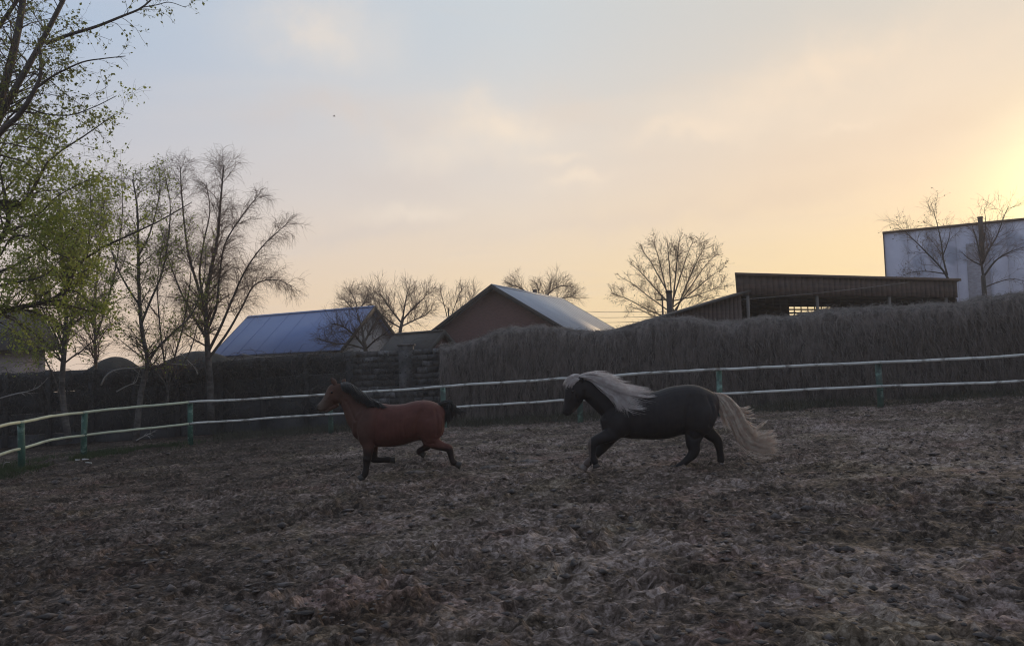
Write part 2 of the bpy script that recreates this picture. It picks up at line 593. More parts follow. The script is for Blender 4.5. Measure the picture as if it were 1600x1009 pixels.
MAT = dict(
    earth=ground_mat(),
    clod=pmat('dirt_clod', (.05, .042, .038), (.16, .135, .125), 12, 0.9, 0.01, 40),
    rail_white=pmat('weathered_white_paint', (.68, .68, .64), (.55, .55, .52), 2.2, 0.6, 0.002, 30, c3=(.24, .22, .20), scale3=3.0),
    rail_green=pmat('pale_green_paint', (.60, .64, .47), (.47, .50, .38), 2.2, 0.6, 0.002, 30),
    post_green=pmat('worn_green_paint', (.025, .080, .058), (.035, .105, .078), 4, 0.65, 0.002, 30, c3=(.16, .26, .22), scale3=5.0),
    post_dark=pmat('old_dark_post_paint', (.05, .075, .065), (.07, .15, .115), 3, 0.7, 0.003, 30, c3=(.20, .32, .27), scale3=2.6),
    vine_core=pmat('matted_dead_vines', (.10, .084, .076), (.25, .212, .192), 7, 0.95, 0.08, 16, stretch=(1, 1, .22)),
    vine=pmat('dead_vine_stems', (.17, .145, .132), (.29, .25, .228), 5, 0.9, 0),
    vine_top=pmat('frayed_vine_ends', (.20, .18, .165), (.34, .31, .29), 3, 0.9, 0),
    creeper=pmat('dark_creeper_stems', (.075, .068, .065), (.13, .12, .11), 3, 0.9),
    creeper_leaf=pmat('withered_creeper_leaf', (.060, .058, .056), (.085, .08, .076), 2, 0.9),
    wall_dark=pmat('dark_damp_concrete', (.055, .055, .06), (.085, .083, .086), 1.2, 0.9, 0.01, 8),
    block=pmat('grey_wall_block', (.085, .08, .08), (.15, .142, .142), 4.5, 0.9, 0.01, 20, c3=(.07, .07, .068), scale3=2.0),
    block_pale=pmat('pale_wall_block', (.26, .25, .255), (.10, .096, .096), 5.5, 0.9, 0.01, 20),
    block_dark=pmat('dark_wall_block', (.06, .058, .058), (.10, .095, .095), 3, 0.9, 0.01, 20),
    mortar=pmat('wall_mortar', (.11, .105, .104), (.13, .124, .122), 4, 0.95, 0.01, 30),
    bark=pmat('grey_brown_bark', (.055, .045, .038), (.10, .085, .075), 5, 0.9, 0.01, 25, stretch=(1, 1, .3)),
    bark_pale=pmat('pale_bark', (.13, .11, .10), (.07, .06, .055), 6, 0.9, 0.01, 25, stretch=(1, 1, .5)),
    birch=pmat('birch_bark', (.13, .12, .115), (.05, .045, .043), 4, 0.85, 0.005, 20, stretch=(1, 1, 2.0)),
    twig=pmat('thin_twigs', (.085, .062, .055), (.12, .09, .08), 2, 0.9),
    twig_warm=pmat('thin_red_brown_twigs', (.15, .10, .08), (.19, .13, .105), 2, 0.9),
    leaf=pmat('spring_leaf', (.25, .30, .058), (.32, .36, .088), 1.2, 0.6, translucent=0.55),
    leaf_dark=pmat('young_leaf', (.15, .175, .05), (.21, .23, .075), 1.5, 0.6, translucent=0.5),
    bud=pmat('leaf_buds', (.13, .095, .045), (.17, .12, .06), 1.5, 0.7, translucent=0.3),
    grass=pmat('dull_grass', (.030, .048, .018), (.055, .075, .028), 0.8, 0.8, translucent=0.25),
    weed=pmat('dry_weeds', (.055, .055, .038), (.09, .082, .06), 0.8, 0.9, translucent=0.1),
    roof_blue=pmat('blue_metal_roof', (.135, .19, .37), (.155, .21, .39), 0.5, 0.55, 0.003, 6),
    roof_grey=pmat('pale_zinc_roof', (.36, .38, .43), (.43, .45, .49), 0.6, 0.5, 0.003, 6),
    roof_dark=pmat('dark_roofing', (.035, .032, .032), (.055, .05, .048), 1.0, 0.85, 0.01, 6),
    gable_blue_house=pmat('grey_render', (.20, .195, .20), (.26, .25, .25), 1.0, 0.9, 0.01, 10),
    gable_brown=pmat('brown_brick', (.135, .068, .060), (.095, .052, .047), 6, 0.9, 0.01, 12, stretch=(1, 1, 3)),
    wood_dark=pmat('dark_stained_planks', (.098, .066, .058), (.064, .047, .043), 2, 0.85, 0.01, 10, stretch=(.3, .3, 3)),
    wood_grey=pmat('weathered_grey_wood', (.17, .155, .145), (.11, .10, .095), 3, 0.9, 0.005, 20, stretch=(1, 1, .2)),
    render_pale=pmat('pale_painted_wall', (.52, .51, .60), (.60, .59, .67), 0.7, 0.9, 0.01, 5, c3=(.34, .35, .43), scale3=0.35),
    render_pink=pmat('pinkish_render', (.40, .33, .31), (.32, .27, .25), 1.0, 0.9, 0.01, 8),
    brick_grey=pmat('greyish_brick', (.27, .245, .26), (.36, .34, .38), 5, 0.9, 0.01, 12, stretch=(1, 1, 3)),
    trim_brown=pmat('brown_flashing', (.13, .085, .065), (.09, .06, .05), 2, 0.7),
    metal_rust=pmat('rusty_pipe', (.075, .055, .048), (.05, .04, .037), 4, 0.8, 0.003, 30),
    glass=pmat('dark_window_glass', (.012, .013, .016), None, 1, 0.15),
    frame=pmat('window_frame_paint', (.30, .28, .27), None, 1, 0.7),
    wire=pmat('cable', (.03, .03, .03), None, 1, 0.8),
    heap=pmat('dark_heap_cover', (.030, .030, .028), (.045, .045, .042), 1.5, 0.95, 0.03, 6),
    stick=pmat('bleached_stick', (.26, .24, .22), (.34, .32, .30), 3, 0.9),
    litter=pmat('pale_scrap', (.55, .54, .52), None, 1, 0.8),
    hoof=pmat('hoof_horn', (.028, .024, .022), (.045, .04, .036), 8, 0.6),
    hoof_pale=pmat('pale_hoof_horn', (.20, .165, .15), (.14, .115, .105), 8, 0.6),
    eye=pmat('eye', (.006, .005, .005), None, 1, 0.12),
    hair_black=pmat('black_hair', (.018, .015, .015), (.032, .027, .026), 20, 0.5),
    hair_flax=pmat('flaxen_mane_hair', (.97, .94, .92), (.80, .73, .71), 16, 0.45, translucent=0.5),
    hair_flax_tail=pmat('flaxen_tail_hair', (.97, .91, .83), (.82, .68, .58), 14, 0.45, translucent=0.55),
    bird=pmat('bird_plumage', (.03, .03, .03), None, 1, 0.9),
)
coat_mat = attr_mat('pony_coat', 0.58, sheen=0.03, var=0.45, nscale=8.0, spec=0.18)

# ------------------------------------------------------------------ ground
def build_ground():
    ys = [2.0]
    while ys[-1] < 150:
        y = ys[-1]
        ys.append(y+max(0.014, 0.0032*y*(1 if y < 27 else 1+(y-27)*0.25)))
    ys = np.array([-150.0, -60, -25, -12.0, -8, -5, -3, -1, 0.5, 1.3]+ys)
    nx = 760
    u = np.linspace(-1, 1, nx)
    u = np.sign(u)*(0.9*np.abs(u)+0.1*np.abs(u)**6)
    w = np.where(ys > 30, 25.6+(ys-30)*1.5, 4+0.72*np.maximum(ys, 0))
    X = u[None, :]*w[:, None]
    # outer columns run far out so the sheet reaches the horizon
    X[:, 0] = -260
    X[:, -1] = 260
    Y = np.repeat(ys[:, None], nx, axis=1)
    Z = terrain(X, Y)
    rel = 0.08*(fbm(X*0.55, Y*0.55, 2)-.5)
    warp = 0.25*(fbm(X*2.1+9, Y*2.1, 2, base=3)-.5)
    h = 0.058*pits(X+warp, Y-warp, 0.30, 5, 0.45)+0.026*pits(X-warp+3, Y+warp, 0.15, 11, 0.5)
    h += 0.030*(fbm(X*3.4, Y*3.4, 3, 0.45, 2)-.5)
    rough = fbm(X*0.7+40, Y*0.7, 3, base=5)
    h *= 0.5+1.0*rough
    w2 = 0.16*(fbm(X*5+3, Y*5, 2, base=7)-.5)
    b1 = np.abs(fbm((X+w2)*5.5, (Y-w2)*5.5, 3, 0.5, 4)-.5)*4
    b2 = np.abs(fbm((X-w2)*12.0+7, (Y+w2)*12.0, 3, 0.55, 6)-.5)*4
    b3 = np.abs(fbm(X*24.0+3, Y*24.0, 2, 0.5, 8)-.5)*4
    h += 0.012*np.minimum(b1, 1.0)+0.005*b3-.02
    cx_, cy_ = X+.10*(fbm(X*9, Y*9, 2, base=2)-.5), Y+.10*(fbm(X*9+5, Y*9, 2, base=3)-.5)
    h += (0.017*clods(cx_, cy_, 0.12, 21)+0.011*clods(cx_+1, cy_, 0.065, 22))*np.clip((rough-.30)*4, .25, 1.1)
    fade = np.clip(1-(Y-24)/6, 0.25, 1)
    Z = Z+rel+h*fade
    Z[:, 0] = Z[:, 1]
    Z[:, -1] = Z[:, -2]
    ny = len(ys)
    V = np.stack([X, Y, Z], -1).reshape(-1, 3)
    i = np.arange(ny-1)[:, None]*nx+np.arange(nx-1)[None, :]
    Q = np.stack([i, i+1, i+nx+1, i+nx], -1).reshape(-1, 4)
    return obj('ground', mesh_arrays('ground', V, [Q], MAT['earth'], True), kind='structure')


build_ground()


def build_clods():
    """loose crumbs of earth thrown up by hooves"""
    n = 9000
    y = 3.2+(rng.random(n)**1.5)*20
    x = (rng.random(n)*2-1)*(2+0.68*y)
    s = rng.gamma(1.6, 0.007, n)+0.004
    ico = np.array([(0, 0, 1), (.9, 0, .4), (.28, .85, .4), (-.72, .53, .4), (-.72, -.53, .4), (.28, -.85, .4), (.0, .0, -.5)])
    T = np.array([(0, 1, 2), (0, 2, 3), (0, 3, 4), (0, 4, 5), (0, 5, 1), (6, 2, 1), (6, 3, 2), (6, 4, 3), (6, 5, 4), (6, 1, 5)])
    V = ico[None]*(1+rng.normal(0, .35, (n, 7, 1)))*s[:, None, None]*np.array([1.5, 1.2, .7])
    a = rng.random(n)*6.28
    ca, sa = np.cos(a)[:, None], np.sin(a)[:, None]
    V = np.stack([V[..., 0]*ca-V[..., 1]*sa, V[..., 0]*sa+V[..., 1]*ca, V[..., 2]], -1)
    z = terrain(x, y)+0.02
    V += np.stack([x, y, z], -1)[:, None]
    F = (T[None]+np.arange(n)[:, None, None]*7).reshape(-1, 3)
    obj('dirt_crumbs', mesh_arrays('dirt_crumbs', V.reshape(-1, 3), [F], MAT['clod']), kind='stuff',
        label='loose dark crumbs of earth scattered over the churned paddock', category='dirt')


build_clods()

# ------------------------------------------------------------------ fence
POSTS = [(-95, 15.0, 690), (30, 19.0, 660), (128, 21.7, 644), (295, 23.6, 628.5), (515, 24.7, 616), (692, 23.6, 603.5),
         (905, 22.3, 590), (1124, 21.1, 577.5), (1375, 20.5, 566.5), (1640, 19.7, 552), (1900, 18.9, 536)]
LOWER = [0.60]*11


def build_fence():
    tops = [P(x, y, d) for x, d, y in POSTS]
    root = empty('paddock_fence', (tops[4][0], tops[4][1], float(terrain(tops[4][0], tops[4][1]))),
                 label='two-rail pipe fence with pale rails and green posts curving round the paddock', category='fence')
    inv = np.array(root.location)
    ctrl = np.array(tops)
    per = 14
    top_line = spline(ctrl, (len(tops)-1)*per+1)
    # a little sag and hand-made unevenness
    top_line[:, 2] += 0.03*(fbm(np.arange(len(top_line))*0.23, np.zeros(len(top_line)), 3)-.5)*2
    low_line = top_line.copy()
    low_line[:, 2] -= 0.60+0.015*np.sin(np.arange(len(top_line))*0.21)
    for k in range(len(tops)-1):
        green = k < 3
        for nm, line, r in (('top_rail', top_line, .036), ('lower_rail', low_line, .033)):
            seg = line[k*per:(k+1)*per+1].copy()
            dirv = (seg[-1]-seg[0])/np.linalg.norm(seg[-1]-seg[0])
            seg[0] += dirv*0.006
            seg[-1] -= dirv*0.006
            m = MAT['rail_green'] if green else MAT['rail_white']
            MB().tube(seg-inv, np.full(len(seg), r), 10).build(nm, m, root, smooth=True)
    for k, t in enumerate(tops):
        g = float(terrain(t[0], t[1]))-0.12
        near = k <= 3
        # posts stand on the outer side of the rails, with a short cradle under the top rail
        off = np.array([0, 0.095, 0])
        base = np.array([t[0], t[1], g])+off-inv
        top = t-inv+off
        lean = rng.normal(0, 0.022, 2)
        mb = MB()
        pts = np.array([base, base*.5+top*.5, top+np.array([lean[0], lean[1], -0.02])])
        mb.tube(pts, [.078, .076, .074], 12)
        p = mb.build('post', MAT['post_green'] if near else MAT['post_dark'], root, smooth=False)
        cr = MB().box(top+np.array([-.03, -.14, -.075]), top+np.array([.03, .0, -.042]))
        cr.build('rail_bracket', MAT['post_green'] if near else MAT['post_dark'], p)
        cr = MB().box(top+np.array([-.03, -.14, -.675]), top+np.array([.03, .0, -.642]))
        cr.build('rail_bracket', MAT['post_green'] if near else MAT['post_dark'], p)


build_fence()

# ------------------------------------------------------------------ perimeter wall, vines
# (pixel x, depth, pixel y of the top)
WALL = [(-260, 27.0, 590), (0, 28.2, 584), (110, 28.8, 578), (200, 29.2, 574), (330, 29.3, 566), (420, 29.0, 557), (560, 28.4, 549),
        (640, 27.9, 546), (720, 27.3, 541), (900, 26.0, 548), (1125, 24.6, 540), (1375, 23.6, 520), (1640, 22.8, 512), (2000, 21.5, 500)]


def wall_at(px):
    xs = [w[0] for w in WALL]
    return np.interp(px, xs, [w[1] for w in WALL]), np.interp(px, xs, [w[2] for w in WALL])


def wall_run(px0, px1, n):
    pp = np.linspace(px0, px1, n)
    out = []
    for p in pp:
        d, y = wall_at(p)
        out.append(P(p, y, d))
    return np.array(out)


def build_walls():
    # left stretch: dark damp panels between posts
    run = wall_run(-260, 545, 13)
    root = empty('concrete_panel_wall', (*run[6][:2], float(terrain(*run[6][:2]))),
                 label='long dark concrete panel wall behind the left trees', category='wall')
    inv = np.array(root.location)
    th = np.array([0, 0.14, 0])
    for k in range(len(run)-1):
        a, b = run[k], run[k+1]
        za, zb = float(terrain(*a[:2]))-.3, float(terrain(*b[:2]))-.3
        e = (b-a)/np.linalg.norm(b-a)
        rows = 4
        for r in range(rows):
            f0, f1 = r/rows, (r+1)/rows
            lo_a, hi_a = za+(a[2]-za)*f0, za+(a[2]-za)*f1-.012
            lo_b, hi_b = zb+(b[2]-zb)*f0, zb+(b[2]-zb)*f1-.012
            jit = np.array([0, rng.normal(0, .002), 0])
            A, B = a+e*.09+jit, b-e*.09+jit
            V = np.array([(A[0], A[1], lo_a), (B[0], B[1], lo_b), (B[0], B[1], lo_b), (A[0], A[1], lo_a),
                          (A[0], A[1], hi_a), (B[0], B[1], hi_b), (B[0], B[1], hi_b), (A[0], A[1], hi_a)], float)
            V[[2, 3, 6, 7]] += th*.7
            MB().hexa(V-inv).build('wall_panel', MAT['wall_dark'], root)
        pz = a[2]+.04
        mb = MB().box(np.array((a[0]-.085, a[1]-.05, za))-inv, np.array((a[0]+.085, a[1]+.17, pz))-inv)
        mb.build('wall_post', MAT['wall_dark'], root)
    a = run[-1]
    za = float(terrain(*a[:2]))-.3
    mb = MB().box(np.array((a[0]-.10, a[1]-.08, za))-inv, np.array((a[0]+.14, a[1]+.30, a[2]+.03))-inv)
    mb.build('wall_post', MAT['wall_dark'], root)
    # middle and right: block wall, single blocks where it shows bare
    run = wall_run(545, 2000, 60)
    root = empty('block_wall', (*run[8][:2], float(terrain(*run[8][:2]))),
                 label='grey block wall with a stubby pillar, bare between the dark wall and the vines', category='wall')
    inv = np.array(root.location)
    mb = MB()
    for k in range(len(run)-1):
        a, b = run[k].copy(), run[k+1].copy()
        za, zb = float(terrain(*a[:2]))-.3, float(terrain(*b[:2]))-.3
        a[2] -= .06
        b[2] -= .06
        y0, y1 = np.array([0, .03, 0]), np.array([0, .24, 0])
        V = [np.array([a[0], a[1], za])+y0, np.array([b[0], b[1], zb])+y0, np.array([b[0], b[1], zb])+y1, np.array([a[0], a[1], za])+y1, a+y0, b+y0, b+y1, a+y1]
        mb.hexa(np.array(V)-inv)
    mb.build('wall_core', MAT['mortar'], root)
    line = wall_run(548, 735, 120)
    seg = np.linalg.norm(np.diff(line[:, :2], axis=0), axis=1)
    s = np.concatenate([[0], np.cumsum(seg)])
    L = s[-1]
    bl, bh = 0.40, 0.20
    r2 = random.Random(4)
    rows = 11
    for r in range(rows):
        off = 0 if r % 2 else bl/2
        x = -off
        while x < L:
            x0, x1 = max(x, 0)+.005, min(x+bl, L)-.005
            x += bl
            if x1-x0 < .06:
                continue
            pa = np.array([np.interp(x0, s, line[:, i]) for i in range(3)])
            pb = np.array([np.interp(x1, s, line[:, i]) for i in range(3)])
            ha, hb = pa[2]-r*bh, pb[2]-r*bh
            pr = r2.uniform(-.02, .012)
            V = np.array([(pa[0], pa[1]-pr, ha-bh+.006), (pb[0], pb[1]-pr, hb-bh+.006), (pb[0], pb[1]+.06, hb-bh+.006), (pa[0], pa[1]+.06, ha-bh+.006),
                          (pa[0], pa[1]-pr, ha-.006), (pb[0], pb[1]-pr, hb-.006), (pb[0], pb[1]+.06, hb-.006), (pa[0], pa[1]+.06, ha-.006)])
            if r == 0:
                V[[2, 3, 6, 7], 1] += .2
            m = r2.choices(['block', 'block_pale', 'block_dark'], [7, 1.6, 2])[0]
            MB().hexa(V-inv).build('block', MAT[m], root)
    d, _ = wall_at(634)
    p = P(634, 545, d)
    h = P(634, 540, d)[2]
    g = float(terrain(p[0], p[1]))
    MB().box(np.array((p[0]-.24, p[1]-.09, g-.2))-inv, np.array((p[0]+.24, p[1]+.3, h))-inv).build('pillar', MAT['block'], root)
    MB().box(np.array((p[0]-.29, p[1]-.13, h+.002))-inv, np.array((p[0]+.29, p[1]+.34, h+.06))-inv).build('pillar_cap', MAT['block'], root)


build_walls()

VINE_TOP = [(690, 543), (720, 540), (745, 533), (775, 521), (805, 514), (840, 512), (885, 515), (930, 519), (965, 516), (1000, 508), (1035, 498), (1065, 496),
            (1090, 501), (1115, 505), (1150, 504), (1190, 498), (1230, 496), (1260, 493), (1300, 487), (1350, 483), (1400, 482), (1450, 480), (1490, 478),
            (1530, 470), (1570, 464), (1600, 463), (1660, 458), (1740, 452), (2000, 440)]


def build_vines():
    n = 420
    px = np.linspace(688, 2000, n)
    dep = np.array([wall_at(p)[0] for p in px])-0.15
    ty = np.interp(px, [v[0] for v in VINE_TOP], [v[1] for v in VINE_TOP])
    top = np.array([P(a, b, c) for a, b, c in zip(px, ty, dep)])
    s = np.concatenate([[0], np.cumsum(np.linalg.norm(np.diff(top[:, :2], axis=0), axis=1))])
    gz = terrain(top[:, 0], top[:, 1])-0.1
    topz = top[:, 2]-0.05+0.10*(fbm(s*1.4, s*0, 3)-.5)
    m = 46
    # cross-section: out from the foot, up the bulging face, over the crown and down the back
    V = []
    for j in range(m):
        f = j/(m-1)
        if f < .62:
            h = f/.62
            out = -0.34-0.16*math.sin(h*math.pi*.9)+0.20*max(h-.8, 0)
        elif f < .84:
            h = 1.0
            out = -0.30+(f-.62)/.22*0.85
        else:
            h = 1-(f-.84)/.16
            out = 0.55
        if h >= 1:
            crown = 0.10*math.sin((f-.62)/.22*math.pi)
        else:
            crown = 0
        lump = (fbm(s*1.1+3, np.full(n, h*2.2+(9 if f > .7 else 0)), 4, .6, 1)-.5)*0.30+(fbm(s*6, np.full(n, h*5.0), 3, .6, 3)-.5)*.20
        z = gz+(topz-gz)*h+crown*(0.5+fbm(s*2, s*0+7, 2))
        V.append(np.stack([top[:, 0], top[:, 1]+out-lump*(.5+.5*min(1, h*2)), z+(lump*.25 if h > .9 else 0)], -1))
    V = np.array(V)
    root = empty('dead_vine_thicket', (*top[160][:2], float(gz[160])+.1),
                 label='thick brown mat of dead creeper hanging over the long wall on the right', category='vines')
    inv = np.array(root.location)
    i = np.arange(m-1)[:, None]*n+np.arange(n-1)[None, :]
    Q = np.stack([i, i+1, i+n+1, i+n], -1).reshape(-1, 4)
    obj('vine_mat', mesh_arrays('vine_mat', V.reshape(-1, 3)-inv, [Q], MAT['vine_core'], True), root)
    # hanging stems
    face = V[:int(m*.62)]

    def strands(cnt, hlo, hhi, llo, lhi, r, name, mat, fringe=False):
        ci = rng.integers(0, n-1, cnt)
        hh = hlo+(hhi-hlo)*rng.random(cnt)**(.7)
        jf = np.clip((hh*(len(face)-1)).astype(int), 0, len(face)-1)
        st = face[jf, ci]+(face[jf, ci+1]-face[jf, ci])*rng.random(cnt)[:, None]
        if fringe:
            jf = rng.integers(int(m*.60), int(m*.80), cnt)
            st = V[jf, ci]+(V[jf, ci+1]-V[jf, ci])*rng.random(cnt)[:, None]
        L = llo+(lhi-llo)*rng.random(cnt)**2
        N = 6
        pts = np.zeros((cnt, N, 3))
        pts[:, 0] = st+np.array([0, 0.03, 0])
        if fringe:
            d = np.stack([rng.normal(0, .6, cnt), rng.normal(-.35, .5, cnt), rng.random(cnt)*.8+.05], -1)
        else:
            d = np.stack([rng.normal(0, .3, cnt), -.35-rng.random(cnt)*.5, rng.normal(0.0, .45, cnt)], -1)
        for k in range(1, N):
            d /= np.linalg.norm(d, axis=1, keepdims=True)
            pts[:, k] = pts[:, k-1]+d*(L/(N-1))[:, None]
            d = d+rng.normal(0, .22, (cnt, 3))+np.array([0, 0.02 if not fringe else 0, -.62 if not fringe else -.50])
        rad = r*np.linspace(1, .45, N)[None]*(0.6+.8*rng.random(cnt))[:, None]
        W, Q, _ = tubes(pts, rad, 3)
        obj(name, mesh_arrays(name, W-inv, [Q], mat), root, kind='stuff')
    strands(16000, .05, 1.0, .2, .9, .0055, 'hanging_stems', MAT['vine'])
    strands(15000, .9, 1.0, .08, .34, .0038, 'frayed_tops', MAT['vine_top'], True)


def build_vines_left():
    """thin dark creeper over the panel wall on the left, and strays over the bare blocks"""
    n = 3200
    px = np.where(rng.random(n) < .93, -200+rng.random(n)*755, 555+rng.random(n)*150)
    d = np.array([wall_at(p)[0] for p in px])
    ty = np.array([wall_at(p)[1] for p in px])
    top = np.array([P(a, b, c) for a, b, c in zip(px, ty, d)])
    gz = terrain(top[:, 0], top[:, 1])
    f = rng.random(n)**.45
    st = np.stack([top[:, 0], top[:, 1]-.05, gz+(top[:, 2]+.03-gz)*f], -1)
    N = 7
    L = .25+1.0*rng.random(n)**2
    pts = np.zeros((n, N, 3))
    pts[:, 0] = st
    dv = np.stack([rng.normal(0, .7, n), -.15-.5*rng.random(n), rng.normal(.2, .5, n)], -1)
    for k in range(1, N):
        dv /= np.linalg.norm(dv, axis=1, keepdims=True)
        pts[:, k] = pts[:, k-1]+dv*(L/(N-1))[:, None]
        dv = dv+rng.normal(0, .25, (n, 3))+np.array([0, .04, -.38])
        pts[:, k, 1] = np.minimum(pts[:, k, 1], top[:, 1]-.02)
    c = wall_at(300)
    base = P(300, 600, c[0])
    base[2] = float(terrain(base[0], base[1]))
    rad = .0075*(.5+rng.random(n))[:, None]*np.linspace(1, .4, N)[None]
    V, Q, _ = tubes(pts, rad, 3)
    root = empty('dark_wall_creeper', base, label='sparse dark creeper stems clinging to the left panel wall', category='vines')
    obj('stems', mesh_arrays('stems', V-base, [Q], MAT['creeper']), root, kind='stuff')
    at = pts[:, 2:].reshape(-1, 3)
    at = at[rng.random(len(at)) < .75]
    at[:, 1] -= .02
    at = at[at[:, 2] < np.interp(at[:, 0], top[np.argsort(top[:, 0]), 0], top[np.argsort(top[:, 0]), 2])-.10]
    V, T = leaves_mesh('dead_leaves', at, .055, MAT['creeper'], .04, 1)
    obj('dead_leaves', mesh_arrays('dead_leaves', V-base, [T], MAT['creeper_leaf']), root, kind='stuff')


build_vines()
build_vines_left()


# ------------------------------------------------------------------ trees
def px_limb(pts, d, r0, r1, dd=None, n=18):
    """limb drawn as pixel way-points at depth d (dd: change of depth along it)"""
    dd = dd or [0]*len(pts)
    c = np.array([P(x, y, d+o) for (x, y), o in zip(pts, dd)])
    return spline(c, n), np.linspace(r0, r1, n)


def grow(parents, prad, cnt, lens, ang, segs, r_ratio, droop, wander, tmin=.2, tip_bias=.0, up=0.0, rmin=.0018, taper=.25):
    """children for a bundle of parent curves: parents (B,N,3), prad (B,N)"""
    B, N, _ = parents.shape
    plen = np.linalg.norm(np.diff(parents, axis=1), axis=2).sum(1)
    w = plen/plen.sum()
    pi = rng.choice(B, cnt, p=w)
    t = tmin+(1-tmin)*rng.random(cnt)**(1.0-tip_bias)
    f = t*(N-1)
    i = np.minimum(f.astype(int), N-2)
    fr = (f-i)[:, None]
    p = parents[pi, i]*(1-fr)+parents[pi, i+1]*fr
    tan = parents[pi, i+1]-parents[pi, i]
    tan /= np.linalg.norm(tan, axis=1, keepdims=True)+1e-9
    r = (prad[pi, i]*(1-fr[:, 0])+prad[pi, i+1]*fr[:, 0])
    rv = rng.normal(0, 1, (cnt, 3))
    perp = rv-(rv*tan).sum(1, keepdims=True)*tan
    perp /= np.linalg.norm(perp, axis=1, keepdims=True)+1e-9
    a = np.radians(ang[0]+(ang[1]-ang[0])*rng.random(cnt))[:, None]
    d = tan*np.cos(a)+perp*np.sin(a)
    d[:, 2] += up
    L = (lens[0]+(lens[1]-lens[0])*rng.random(cnt))*(1.15-.6*t)*np.clip(plen[pi]/np.median(plen), .5, 1.3)
    pts = np.zeros((cnt, segs+1, 3))
    pts[:, 0] = p
    for k in range(1, segs+1):
        d /= np.linalg.norm(d, axis=1, keepdims=True)+1e-9
        pts[:, k] = pts[:, k-1]+d*(L/segs)[:, None]
        d = d+rng.normal(0, wander, (cnt, 3))
        d[:, 2] -= droop*(k/segs)
    rad = np.maximum(r*r_ratio, rmin)[:, None]*np.linspace(1, taper, segs+1)[None]
    rad = np.maximum(rad, rmin*.6)
    return pts, rad


def tree(name, label, limbs, levels, trunk_mat, twig_mat, leaf=None, group=None, base=None, sides=7):
    """limbs: list of (pts, rad) drawn by hand; levels: list of grow() settings"""
    if base is None:
        p = limbs[0][0][0]
        base = np.array([p[0], p[1], min(p[2], float(terrain(p[0], p[1])))])
    base = np.asarray(base, float)
    props = dict(label=label, category='tree')
    if group:
        props['group'] = group
    root = empty(name, base, **props)
    mb = MB()
    for pts, rad in limbs:
        mb.tube(pts-base, rad, sides)
    mb.build('trunk', trunk_mat, root, smooth=True)
    N = len(limbs[0][0])
    par = np.array([l[0] for l in limbs])
    pr = np.array([l[1] for l in limbs])
    Vs, Qs, off = [], [], 0
    last = None
    for lv in levels:
        lv = dict(lv)
        sd = lv.pop('sides', 3)
        src = lv.pop('limb_from', 0)
        pts, rad = grow(par[src:], pr[src:], **lv)
        V, Q, _ = tubes(pts, rad, sd)
        Vs.append(V-base)
        Qs.append(Q+off)
        off += len(V)
        last = par = pts
        pr = rad
    br = obj('branches', mesh_arrays('branches', np.concatenate(Vs), [np.concatenate(Qs)], twig_mat), root)
    if leaf:
        k = leaf['every']
        pts = last[:, 1:].reshape(-1, 3)
        pts = pts[rng.random(len(pts)) < k]
        if 'where' in leaf:
            pts = pts[leaf['where'](pts)]
        V, T = leaves_mesh('foliage', pts, leaf['size'], leaf['mat'], leaf['spread'], leaf['n'])
        obj('foliage', mesh_arrays('foliage', V-base, [T], leaf['mat']), root)
    return root


